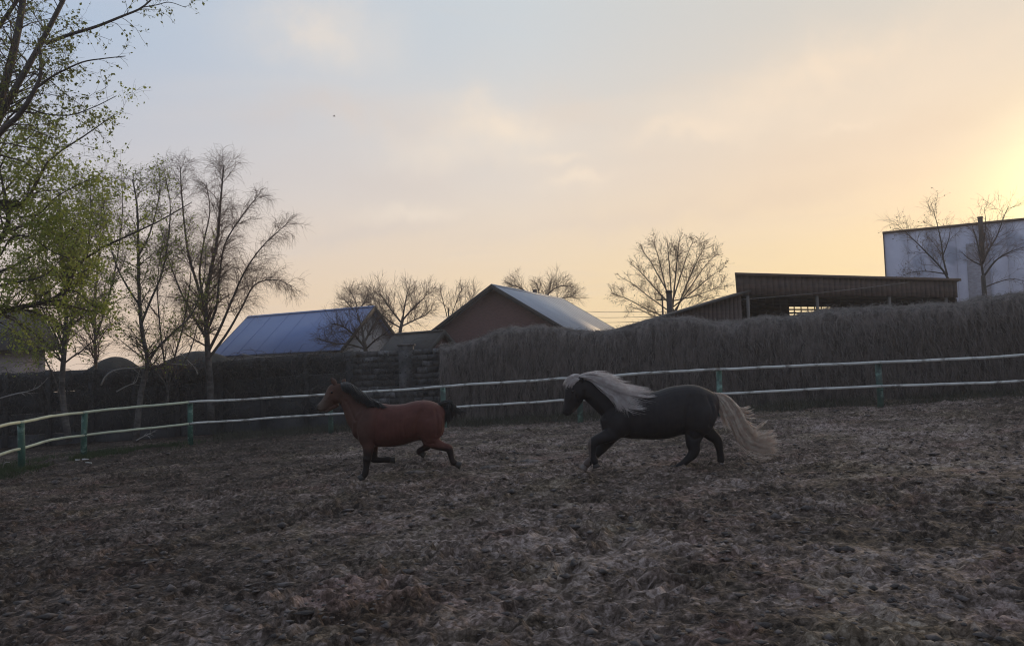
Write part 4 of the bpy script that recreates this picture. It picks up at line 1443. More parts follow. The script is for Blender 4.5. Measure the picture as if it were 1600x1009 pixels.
    # dark humps above the left wall
    for nm, lab, x0, x1, yt, yb, D in (('covered_heap', 'smaller dark rounded heap showing over the wall between the two left birches', 128, 232, 557, 578, 33),
                                       ('covered_heap', 'wider dark rounded heap showing over the wall left of the blue-roofed house', 225, 395, 548, 574, 34)):
        c = P((x0+x1)/2, yb, D)
        g = float(terrain(c[0], c[1]))
        hw = (x1-x0)/2/F_PX*D*1.15
        hz = P((x0+x1)/2, yt, D)[2]-g
        nu, nv = 36, 14
        V, Q = [], []
        for j in range(nv):
            f = j/(nv-1)
            for i in range(nu):
                an = i/nu*2*math.pi
                r = math.cos(f*math.pi/2) if j < nv-1 else 0.004
                n_ = 1+.34*(_G[1](np.array(math.cos(an)*2+5), np.array(f*3+math.sin(an)*2))-.5)
                V.append((math.cos(an)*r*hw*n_, math.sin(an)*r*2.4*n_, math.sin(f*math.pi/2)**1.1*hz*(1+.03*math.sin(an*3)*(1-f))))
        for j in range(nv-1):
            for i in range(nu):
                Q.append((j*nu+i, j*nu+(i+1) % nu, (j+1)*nu+(i+1) % nu, (j+1)*nu+i))
        obj(nm, mesh_arrays(nm, np.array(V), [np.array(Q)], MAT['heap'], True), loc=(c[0], c[1], g), label=lab, category='heap')
    # power lines
    far = P(885, 492, 75)
    for k, (dy, lab) in enumerate(((0, 'topmost'), (9, 'middle'), (17, 'lowest'))):
        a = P(870, 484+dy, 80)
        b = P(1036, 487+dy*.9, 60)
        c = P(1300, 489+dy, 58)
        pts = spline(np.array([a, (a+b)/2-[0, 0, .12], b, (b+c)/2-[0, 0, .1], c]), 20)
        V, Q, T = tubes(pts[None]-a, np.full((1, 20), .016), 4, True)
        obj('power_line', mesh_arrays('power_line', V, [Q, T], MAT['wire']), loc=a,
            label=lab+' of the three thin power lines right of the brown house', category='cable', group='power lines')
    # cable slung across the barn front
    a, b = P(1153, 468.5, 33.4), P(1420, 441, 37.2)
    pts = spline(np.array([a, (a*2+b)/3-[0, 0, .05], (a+2*b)/3-[0, 0, .05], b]), 16)
    V, Q, T = tubes(pts[None]-a, np.full((1, 16), .018), 5, True)
    obj('slack_cable', mesh_arrays('slack_cable', V, [Q, T], MAT['wood_grey']), loc=a, label='thin pale cable slung across the front of the open barn', category='cable')


build_buildings()


# ------------------------------------------------------------------ grass, sticks, litter
def blades(name, label, cnt, sampler, h, mat, cat='grass', lean=.5):
    xy = sampler(cnt)
    z = terrain(xy[:, 0], xy[:, 1])
    n = len(xy)
    b = np.stack([xy[:, 0], xy[:, 1], z-.01], -1)
    L = h[0]+(h[1]-h[0])*rng.random(n)
    d = np.stack([rng.normal(0, lean, n), rng.normal(0, lean, n), np.ones(n)], -1)
    d /= np.linalg.norm(d, axis=1, keepdims=True)
    w = np.stack([rng.normal(0, 1, n), rng.normal(0, 1, n), np.zeros(n)], -1)
    w /= np.linalg.norm(w, axis=1, keepdims=True)
    w *= (.004+.004*rng.random(n))[:, None]
    mid = b+d*(L*.55)[:, None]
    tip = b+d*L[:, None]+np.stack([d[:, 0], d[:, 1], -np.abs(d[:, 0])-.1], -1)*(L*.35)[:, None]
    V = np.stack([b-w, b+w, mid+w*.7, mid-w*.7, tip], 1).reshape(-1, 3)
    k = np.arange(n)[:, None]*5
    Q = k+np.array([[0, 1, 2, 3]])
    T = k+np.array([[3, 2, 4]])
    obj(name, mesh_arrays(name, V, [Q, T], mat), kind='stuff', label=label, category=cat)


def build_small():
    def left_grass(n):
        pp = rng.random(n)
        k = rng.integers(0, 3, n)
        out = []
        for i in range(n):
            a, b = POSTS[k[i]], POSTS[k[i]+1]
            A, B = P(a[0], a[2], a[1]), P(b[0], b[2], b[1])
            q = A+(B-A)*pp[i]
            out.append((q[0]-abs(rng.normal(0, .9))+.35, q[1]+rng.normal(0.3, .8)))
        out = np.array(out)
        m = fbm(out[:, 0]*1.1, out[:, 1]*1.1, 3) > .44
        return out[m]
    blades('grass', 'short dark green grass along the foot of the left fence', 16000, left_grass, (.05, .22), MAT['grass'])

    def wall_strip(n):
        px = 330+rng.random(n)*1500
        d = np.interp(px, [w[0] for w in WALL], [w[1] for w in WALL])
        fd = np.interp(px, [p[0] for p in POSTS], [p[1] for p in POSTS])
        f = rng.random(n)
        dd = fd+.15+(d-.35-fd-.15)*f**.8
        X = (px-CX)/F_PX*dd
        out = np.stack([X, dd], -1)
        m = fbm(out[:, 0]*.9+4, out[:, 1]*.9, 3) > .36
        return out[m]
    blades('weeds', 'dry dull weeds on the strip between the back fence and the wall', 26000, wall_strip, (.06, .34), MAT['weed'], 'weeds', .6)

    # bleached fallen branches caught along the left wall
    def stick(label, pts, d, r, dd=None):
        dd = dd or [0]*len(pts)
        c = spline(np.array([P(x, y, d+o) for (x, y), o in zip(pts, dd)]), 14)
        base = c[0].copy()
        main = tubes(c[None]-base, np.linspace(r, r*.35, 14)[None], 5, True)
        ro = obj('fallen_branch', mesh_arrays('fallen_branch', main[0], [main[1], main[2]], MAT['stick']), loc=base, label=label, category='branch')
        pt, rd = grow(c[None], np.full((1, 14), r), cnt=7, lens=(.15, .5), ang=(25, 60), segs=4, r_ratio=.45, droop=.1, wander=.12, tmin=.25, rmin=.003)
        for k in range(len(pt)):
            V, Q, _ = tubes(pt[k:k+1], rd[k:k+1], 3)
            obj('twig', mesh_arrays('twig', V-base, [Q], MAT['stick']), ro)
    stick('long bleached branch arching over the wall left of the slim birch', [(158, 602), (165, 588), (180, 578), (205, 575), (232, 573), (260, 568), (292, 570)], 26.4, .030)
    stick('pale crooked branch hanging below the arching one by the slim birch', [(182, 612), (198, 603), (212, 597), (216, 588), (226, 592)], 26.2, .022)
    stick('pale broken branch leaning on the wall beneath the spreading birch', [(282, 552), (295, 565), (302, 572), (310, 584)], 27.4, .026)
    stick('thin bleached branch across the dark wall at the far left', [(0, 622), (25, 615), (45, 611), (62, 603), (75, 590)], 25.4, .022)
    stick('thin pale branch on top of the wall under the blue roof', [(378, 553), (402, 558), (430, 557), (455, 554)], 28.6, .022)
    stick('crooked pale stick on the grass beside the third fence post', [(213, 688), (222, 683), (234, 677), (243, 674)], 22.6, .020)
    # bits of litter by the second post
    r2 = random.Random(3)
    for lab, x, y in (('leftmost pale scrap on the mud below the second left post', 121, 722), ('middle pale scrap on the mud below the second left post', 133, 721),
                      ('rightmost pale scrap on the mud below the second left post', 139, 727), ('pale flat scrap lying behind the second left post', 145, 690)):
        d = on_ground(x, y)
        p = P(x, y, d)
        w = .16 if y == 690 else .07
        pts = []
        for k in range(6):
            an = k/6*6.28
            rr = w*(.7+.5*r2.random())
            pts.append((math.cos(an)*rr*1.2, math.sin(an)*rr*.6, .03+.03*r2.random()))
        MBo = MB().prism(pts, (0, 0, .012))
        o = MBo.build('litter_scrap', MAT['litter'], label=lab, category='litter', group='litter by the left fence')
        o.location = (p[0], p[1], float(terrain(p[0], p[1]))+.01)
    for lab, x, y, w in (('dark lump of earth on the ground under the brown pony', 650, 738, .13), ('dark broad lump of earth between the two ponies', 826, 722, .17),
                         ('dark low lump of earth just behind the hind hooves of the brown pony', 766, 731, .15)):
        d = on_ground(x, y)
        p = P(x, y, d)
        nu, nv = 16, 7
        V, Q = [], []
        for j in range(nv):
            f = j/(nv-1)
            for i in range(nu):
                an = i/nu*2*math.pi
                k = 1+.5*(float(_G[3](np.array(math.cos(an)*2.3+x), np.array(f*2+math.sin(an)*2.3)))-.5)
                rr = math.cos(f*math.pi/2)*k if j < nv-1 else .01
                V.append((math.cos(an)*rr*w*1.3, math.sin(an)*rr*w, math.sin(f*math.pi/2)*w*.42*k-.02))
        for j in range(nv-1):
            for i in range(nu):
                Q.append((j*nu+i, j*nu+(i+1) % nu, (j+1)*nu+(i+1) % nu, (j+1)*nu+i))
        obj('dirt_clod', mesh_arrays('dirt_clod', np.array(V), [np.array(Q)], MAT['clod'], True), loc=(p[0], p[1], float(terrain(p[0], p[1]))), label=lab, category='clod')
    # bent pale hoop in the grass by the first post
    d = on_ground(4, 735)
    pts = np.array([P(4, 732, d), P(5, 726, d), P(9, 722, d), P(15, 722, d+.1)])
    c = spline(pts, 10)
    V, Q, T = tubes(c[None]-c[0], np.full((1, 10), .012), 6, True)
    obj('bent_rod', mesh_arrays('bent_rod', V, [Q, T], MAT['stick']), loc=c[0], label='short bent pale rod sticking up in grass at the far left', category='rod')
    # a far bird
    c = P(522, 182, 70)
    mb = MB()
    mb.tube([(-.11, 0, 0), (-.05, 0, .012), (.04, 0, .012), (.12, 0, 0)], [.008, .035, .03, .006], 6)
    for s in (-1, 1):
        mb.prism([(-.04, 0, .01), (.05, 0, .01), (.01, s*.14, .06), (-.05, s*.26, .03)], (0, 0, .008))
    o = mb.build('flying_bird', MAT['bird'], label='tiny dark bird high in the sky', category='bird')
    o.location = tuple(c)
    o.rotation_euler = (0, 0, .4)


build_small()


# ------------------------------------------------------------------ ponies
def loft(mb, secs, n=24, sides=20, power=2.25, lat=0.0):
    """secs: rows (zx, zy, half height, half width[, lateral offset]) in drawing units; path in the drawing plane"""
    s = np.array([tuple(r)+((lat,) if len(r) == 4 else ()) for r in secs], float)
    q = spline(s, n)
    c, a, b, off = q[:, :2], np.maximum(q[:, 2], 1), np.maximum(q[:, 3], 1), q[:, 4]
    t = np.gradient(c, axis=0)
    t /= np.linalg.norm(t, axis=1, keepdims=True)
    nrm = np.stack([-t[:, 1], t[:, 0]], -1)
    ang = np.arange(sides)*2*math.pi/sides
    ca = np.sign(np.cos(ang))*np.abs(np.cos(ang))**(2/power)
    sa = np.sign(np.sin(ang))*np.abs(np.sin(ang))**(2/power)
    V = np.zeros((n, sides, 3))
    V[:, :, 0] = c[:, 0:1]+nrm[:, 0:1]*a[:, None]*ca
    V[:, :, 1] = off[:, None]+b[:, None]*sa
    V[:, :, 2] = c[:, 1:2]+nrm[:, 1:2]*a[:, None]*ca
    i = np.arange(n-1)[:, None]*sides
    k = np.arange(sides)[None]
    Q = np.stack([i+k, i+(k+1) % sides, i+sides+(k+1) % sides, i+sides+k], -1).reshape(-1, 4)
    c0, c1 = n*sides, n*sides+1
    VV = np.concatenate([V.reshape(-1, 3), [[c[0, 0], off[0], c[0, 1]], [c[-1, 0], off[-1], c[-1, 1]]]])
    T = [(c0, (j+1) % sides, j) for j in range(sides)]+[(c1, (n-1)*sides+j, (n-1)*sides+(j+1) % sides) for j in range(sides)]
    mb.add(VV, T, Q)


class Pony:
    def __init__(s, name, label, zoom, ox, oy, hoof_px, lat_shift=0.0, depth=None):
        """drawing units are zoomed pixels: photo = (ox + zx/zoom, oy + zy/zoom)"""
        s.zoom, s.ox, s.oy = zoom, ox, oy
        s.d = depth or on_ground(*hoof_px)
        s.k = s.d/F_PX/zoom
        s.o = P(ox, oy, s.d)
        s.X = RIGHT/np.linalg.norm(RIGHT)
        Z = np.array([UP[0], 0, UP[2]])
        s.Z = Z/np.linalg.norm(Z)
        s.Y = np.cross(s.Z, s.X)
        b = P(*hoof_px, s.d)
        s.base = np.array([b[0], b[1], float(terrain(b[0], b[1]))])
        s.root = empty(name, s.base, label=label, category='pony')

    def w(s, V):
        """drawing units (zx, lateral, zy) -> offset from the root"""
        V = np.asarray(V, float)
        return s.o+V[..., 0:1]*s.k*s.X+V[..., 1:2]*s.k*s.Y-V[..., 2:3]*s.k*s.Z-s.base

    def body(s, mb, coat, marks=(), leg_z=1e9, voxel=.0085):
        V = np.concatenate(mb.V)
        fs = [np.concatenate(mb.F3), np.concatenate(mb.F4)]
        me = mesh_arrays('body_raw', s.w(V), fs, None)
        tmp = bpy.data.objects.new('body_raw', me)
        COL.objects.link(tmp)
        bm_fix(me)
        r = tmp.modifiers.new('r', 'REMESH')
        r.mode = 'VOXEL'
        r.voxel_size = voxel
        sm = tmp.modifiers.new('s', 'SMOOTH')
        sm.factor = .5
        sm.iterations = 9
        dg = bpy.context.evaluated_depsgraph_get()
        dg.update()
        out = bpy.data.meshes.new_from_object(tmp.evaluated_get(dg))
        out.name = 'body'
        bpy.data.objects.remove(tmp)
        n = len(out.vertices)
        co = np.zeros(n*3, np.float32)
        out.vertices.foreach_get('co', co)
        co = co.reshape(-1, 3)+s.base-s.o
        z = np.stack([co@s.X, co@s.Y, -(co@s.Z)], -1)/s.k
        # muscle grooves and swellings, worked into the surface along its normals
        nr = np.zeros(n*3, np.float32)
        out.vertices.foreach_get('normal', nr)
        nr = nr.reshape(-1, 3)
        side = np.clip((np.abs(nr@s.Y)-.15)/.4, 0, 1)
        disp = np.zeros(n)
        for pts, wd, dp in marks:
            q = np.array(pts, float)
            if len(q) > 2:
                q = spline(q, len(q)*5)
            dist = np.full(n, 1e9)
            if len(q) == 1:
                dist = np.hypot(z[:, 0]-q[0, 0], z[:, 2]-q[0, 1])
            for k in range(len(q)-1):
                a_, b_ = q[k], q[k+1]
                ab = b_-a_
                t = np.clip(((z[:, 0]-a_[0])*ab[0]+(z[:, 2]-a_[1])*ab[1])/(ab@ab+1e-9), 0, 1)
                dist = np.minimum(dist, np.hypot(z[:, 0]-a_[0]-ab[0]*t, z[:, 2]-a_[1]-ab[1]*t))
            disp += dp*np.exp(-(dist/wd)**2)
        swell = 4.0*np.clip((z[:, 2]-leg_z)/60, 0, 1)
        new = (co-s.base+s.o)+nr*((disp*side+swell)*s.k)[:, None]
        out.vertices.foreach_set('co', new.astype(np.float32).ravel())
        colr = coat(z[:, 0], z[:, 1], z[:, 2])
        at = out.attributes.new('coat', 'FLOAT_COLOR', 'POINT')
        at.data.foreach_set('color', np.concatenate([colr, np.ones((n, 1))], 1).astype(np.float32).ravel())
        out.polygons.foreach_set('use_smooth', np.ones(len(out.polygons), bool))
        out.materials.clear()
        out.materials.append(coat_mat)
        return obj('body', out, s.root)

    def hoof(s, at, toe, r, lat, mat='hoof', ln=1.0):
        """truncated cone from the pastern (at) towards the ground along direction toe"""
        a, t = np.array(at, float), np.array(toe, float)
        dv = (t-a)
        n = 4
        V = []
        for j in range(n):
            f = j/(n-1)
            c = a+dv*f
            R = r*(.80+.42*f)
            nrm = np.array([-dv[1], dv[0]])/np.linalg.norm(dv)
            for k in range(14):
                an = k/14*2*math.pi
                V.append((c[0]+nrm[0]*R*math.cos(an)*1.12, lat+R*math.sin(an)*.95, c[1]+nrm[1]*R*math.cos(an)*1.12))
        Q = [(j*14+k, j*14+(k+1) % 14, (j+1)*14+(k+1) % 14, (j+1)*14+k) for j in range(n-1) for k in range(14)]
        T = [(0, k+1, k) for k in range(1, 13)]+[((n-1)*14, (n-1)*14+k, (n-1)*14+k+1) for k in range(1, 13)]
        MB().add(s.w(np.array(V)), T, Q).build('hoof', MAT[mat], s.root, smooth=True)

    def ear(s, base, tip, r, lat, mat):
        a, t = np.array(base, float), np.array(tip, float)
        n, sd = 8, 10
        V = []
        for j in range(n):
            f = j/(n-1)
            c = a+(t-a)*f
            R = r*(math.sin(min(f*1.5+.55, math.pi*.97)) if f < 1 else .03)*(1-f**3*.9)
            nrm = np.array([-(t-a)[1], (t-a)[0]])/np.linalg.norm(t-a)
            for k in range(sd):
                an = k/sd*2*math.pi
                V.append((c[0]+nrm[0]*R*math.cos(an), lat+R*.6*math.sin(an)+(lat*.25*f), c[1]+nrm[1]*R*math.cos(an)))
        Q = [(j*sd+k, j*sd+(k+1) % sd, (j+1)*sd+(k+1) % sd, (j+1)*sd+k) for j in range(n-1) for k in range(sd)]
        T = [((n-1)*sd, (n-1)*sd+k, (n-1)*sd+k+1) for k in range(1, sd-1)]
        MB().add(s.w(np.array(V)), T, Q).build('ear', mat, s.root, smooth=True)

    def eye(s, x, y, lat, r):
        u = np.linspace(0, math.pi, 8)
        v = np.arange(12)*2*math.pi/12
        V = np.array([(x+r*math.sin(a)*math.cos(b), lat+r*math.sin(a)*math.sin(b), y+r*math.cos(a)) for a in u for b in v])
        Q = [(j*12+k, j*12+(k+1) % 12, (j+1)*12+(k+1) % 12, (j+1)*12+k) for j in range(7) for k in range(12)]
        MB().add(s.w(V), None, Q).build('eye', MAT['eye'], s.root, smooth=True)

    def hair(s, name, guides, cnt, r, mat, jit=6, tipjit=18, N=10, sides=3, wave=3.0, fray=.35):
        """guides: list of polylines (zx, lateral, zy), neighbours are blended; strands keep a lock structure"""
        G = np.array([spline(np.array(g, float), N) for g in guides])
        m = len(G)
        nl = max(6, cnt//26)
        lock_u = rng.random(nl)*(m-1)
        lock_off = rng.normal(0, 1, (nl, 3))
        lock_ph = rng.random((nl, 2))*6.28
        li = rng.integers(0, nl, cnt)
        u = np.clip(lock_u[li]+rng.normal(0, .03*m, cnt), 0, m-1-1e-6)
        i = u.astype(int)
        f = (u-i)[:, None, None]
        S = G[i]*(1-f)+G[np.minimum(i+1, m-1)]*f
        t = np.linspace(0, 1, N)[None, :, None]
        S = S+lock_off[li][:, None, :]*(jit*.4+tipjit*t**1.3)+rng.normal(0, 1, (cnt, 1, 3))*(jit*.55+tipjit*.16*t**1.2)
        ph = lock_ph[li]
        tt = np.linspace(0, 1, N)[None, :]
        S[:, :, 2] += wave*np.sin(tt*7+ph[:, :1])*tt
        S[:, :, 0] += wave*np.sin(tt*6+ph[:, 1:])*tt
        # uneven lengths
        cut = 1-fray*rng.random(cnt)**1.5
        T = np.linspace(0, 1, N)[None]*cut[:, None]*(N-1)
        k = np.minimum(T.astype(int), N-2)
        ff = (T-k)[:, :, None]
        ar = np.arange(cnt)[:, None]
        S = S[ar, k]*(1-ff)+S[ar, k+1]*ff
        rad = r*s.k*(.6+.7*rng.random(cnt))[:, None]*np.interp(np.linspace(0, 1, N), [0, .15, .6, 1], [.8, 1, .8, .15])[None]
        V, Q, _ = tubes(s.w(S), rad, sides)
        return obj(name, mesh_arrays(name, V, [Q], mat, True), s.root)


def bm_fix(me):
    import bmesh
    bm = bmesh.new()
    bm.from_mesh(me)
    bmesh.ops.recalc_face_normals(bm, faces=bm.faces)
    bm.to_mesh(me)
    bm.free()


def smoothstep(a, b, x):
    t = np.clip((x-a)/(b-a), 0, 1)
    return t*t*(3-2*t)


def build_bay():
    p = Pony('bay_pony', 'reddish brown pony with black mane and legs running on the left', 5.31, 480, 570, (567, 747.5))
    mb = MB()
    # trunk: (x, top, bottom, half width)
    tr = [(380, 470, 560, 40), (400, 415, 612, 78), (440, 358, 650, 104), (510, 318, 668, 120), (590, 314, 672, 130), (680, 326, 673, 140), (760, 324, 664, 144),
          (840, 317, 640, 140), (915, 297, 622, 134), (985, 290, 622, 132), (1045, 306, 610, 124), (1095, 342, 590, 104), (1128, 395, 560, 74), (1142, 440, 520, 40)]
    loft(mb, [(x, (a+b)/2, (b-a)/2, w) for x, a, b, w in tr], 40, 28)
    loft(mb, [(520, 510, 130, 100), (452, 412, 132, 86), (402, 330, 112, 66), (358, 277, 96, 56), (318, 236, 82, 50), (286, 210, 62, 44)], 24, 22)      # neck
    loft(mb, [(304, 178, 26, 28), (280, 196, 62, 44), (248, 228, 84, 50), (214, 264, 72, 47), (180, 300, 54, 40), (148, 330, 44, 34), (118, 352, 38, 33), (98, 366, 25, 24), (90, 372, 8, 8)], 26, 20)   # head
    loft(mb, [(262, 322, 20, 22), (222, 348, 17, 22), (180, 372, 14, 20), (150, 384, 9, 14)], 12, 12)  # jaw
    # haunch masses
    for sg in (-1, 1):
        loft(mb, [(1010, 370, 70, 30, sg*64), (1030, 445, 102, 52, sg*80), (1040, 520, 98, 55, sg*80), (1046, 590, 78, 45, sg*76)], 16, 16)
        loft(mb, [(480, 430, 60, 26, sg*56), (498, 510, 76, 40, sg*74), (506, 590, 66, 42, sg*72), (516, 640, 52, 36, sg*70)], 16, 16)
    # standing near foreleg
    n_, f_ = -62, 62
    loft(mb, [(520, 590, 70, 48), (524, 640, 58, 44), (524, 690, 42, 36), (520, 740, 32, 31), (516, 768, 33, 32), (513, 795, 26, 26), (509, 835, 21, 20), (505, 868, 24, 23), (497, 892, 23, 22), (484, 908, 21, 21)], 26, 16, lat=n_)
    # folded far foreleg: knee forward, cannon swept back
    loft(mb, [(530, 590, 66, 46), (536, 640, 52, 42), (540, 700, 40, 34), (545, 750, 32, 31), (552, 778, 31, 30), (585, 787, 22, 22), (630, 786, 19, 19), (665, 784, 23, 22), (690, 786, 20, 20)], 26, 16, lat=f_)
    # near hind leg, trailing: stifle, hock out behind, cannon down
    loft(mb, [(1035, 560, 95, 52), (1055, 615, 72, 48), (1090, 645, 46, 38), (1140, 665, 34, 32), (1180, 676, 33, 31), (1194, 706, 25, 26), (1204, 748, 20, 21), (1218, 786, 23, 23), (1240, 804, 21, 21)], 28, 16, lat=n_-6)
    # far hind leg, folded forward under the belly
    loft(mb, [(1010, 570, 80, 46), (1000, 620, 62, 42), (996, 655, 42, 34), (985, 678, 31, 30), (960, 694, 23, 24), (935, 708, 23, 23), (926, 722, 21, 21), (938, 734, 19, 19)], 24, 16, lat=f_)
    # dock
    loft(mb, [(1085, 350, 26, 24), (1115, 350, 22, 20), (1140, 362, 17, 16), (1158, 385, 12, 12)], 10, 12)

    def coat(x, y, z):
        c = np.tile(np.array([.098, .036, .028]), (len(x), 1))
        def blend(w, col):
            c[:] = c*(1-w[:, None])+np.array(col)*w[:, None]
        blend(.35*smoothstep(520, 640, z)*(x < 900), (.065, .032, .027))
        blend(.8*smoothstep(640, 480, x), (.078, .042, .032))
        blend(.5*smoothstep(420, 300, x), (.105, .056, .040))
        blend(.45*smoothstep(350, 300, z)*(x > 600), (.120, .044, .034))  # upper back lightened: skylight from above put into the coat colour
        blend(smoothstep(665, 745, z)*(x < 900), (.022, .017, .016))
        blend(smoothstep(655, 695, z)*(x > 1100), (.026, .018, .017))
        blend(smoothstep(650, 690, z)*((x > 880) & (x < 1100)), (.030, .019, .018))
        blend(.75*smoothstep(215, 120, x), (.135, .105, .085))
        blend(smoothstep(112, 92, x)*.7, (.03, .025, .024))
        return c
    marks = [([(605, 330), (592, 430), (582, 540), (576, 640)], 15, -9), ([(525, 330), (460, 420), (425, 510), (432, 600)], 15, -8), ([(520, 480), (530, 560)], 34, 7),
             ([(470, 520), (480, 590)], 26, 6), ([(960, 380), (930, 480), (926, 590)], 17, -9), ([(1078, 370), (1096, 470), (1090, 570)], 12, -7), ([(1020, 470), (1040, 560)], 44, 8),
             ([(960, 606), (1000, 640), (1060, 636)], 11, -7), ([(300, 262), (290, 322), (250, 342), (224, 300)], 8, -6), ([(262, 280)], 24, 5), ([(106, 350)], 6, -9),
             ([(98, 376), (150, 380), (192, 366)], 4.5, -7), ([(338, 300), (376, 372), (415, 450)], 13, -7), ([(210, 240), (170, 290)], 10, 4), ([(225, 214), (200, 230)], 6, 5),
             ([(600, 620), (700, 640), (820, 615), (920, 600)], 12, -3), ([(760, 440), (720, 540)], 60, 4), ([(980, 340), (1040, 350)], 40, 5)]
    for k in range(6):
        x = 640+k*38
        marks.append(([(x, 410), (x-8, 500), (x+6, 600)], 8, -1.8))
    marks += [([(514, 765), (516, 775)], 12, 5), ([(1182, 676)], 14, 5), ([(1150, 660), (1190, 672)], 5, -3)]
    p.body(mb, coat, marks, 640)
    p.hoof((492, 900), (458, 934), 26, n_)
    p.hoof((686, 786), (728, 790), 22, f_)
    p.hoof((1236, 802), (1282, 822), 23, n_-6)
    p.hoof((934, 730), (976, 752), 21, f_)
    brown = pmat('bay_ear_hair', (.10, .045, .03), (.055, .03, .024), 20, 0.7)
    p.ear((246, 168), (208, 104), 24, -26, brown)
    p.ear((290, 166), (306, 112), 23, 26, brown)
    p.eye(216, 228, -44, 11)
    # mane: black, lying along the crest
    gd = []
    for x, y, ex, ey in ((285, 150, 330, 215), (330, 150, 385, 235), (380, 174, 440, 270), (430, 206, 505, 320), (480, 246, 560, 345), (530, 290, 620, 352), (575, 308, 660, 352)):
        gd.append([(x, 0, y), ((x*2+ex)/3, -52, (y*2+ey)/3-6), ((x+ex*2)/3, -78, (y+ey*2)/3), (ex, -92, ey)])
    p.hair('mane', gd, 1100, 4.2, MAT['hair_black'], 6, 12, wave=4)
    gd = [[(x, 6, y), (x+20, -30, y+14), (x+38, -50, y+44), (x+52, -56, y+70)] for x, y in ((282, 150), (330, 148), (385, 176), (440, 212), (500, 262), (560, 303))]
    p.hair('mane', gd, 700, 4.2, MAT['hair_black'], 5, 9, wave=3)
    p.hair('forelock', [[(285, -8, 150), (255, -16, 152), (228, -24, 180), (218, -28, 205)], [(285, 8, 150), (250, 6, 150), (220, -2, 176), (205, -4, 200)]], 160, 3.5, MAT['hair_black'], 5, 8)
    # tail: raised, bunched, with a wisp blowing off
    gd = [[(1100, -8, 338), (1145, -10, 318), (1195, -10, 318), (1222, -10, 350), (1215, -10, 420)],
          [(1105, 8, 345), (1150, 10, 330), (1190, 14, 345), (1200, 14, 390), (1180, 14, 440)],
          [(1110, 0, 355), (1150, 0, 350), (1172, 0, 380), (1168, 0, 420), (1152, 0, 450)],
          [(1112, 0, 365), (1140, 0, 372), (1156, 0, 405), (1152, 0, 450), (1146, 0, 490)]]
    p.hair('tail', gd, 1100, 4.5, MAT['hair_black'], 9, 16, wave=7)
    gd = [[(1190, 0, 360), (1225, 0, 375), (1255, 0, 400), (1265, 0, 435)], [(1200, 6, 350), (1245, 6, 372), (1285, 6, 385), (1305, 6, 380)]]
    p.hair('tail', gd, 60, 3.2, MAT['hair_black'], 9, 14, wave=7)


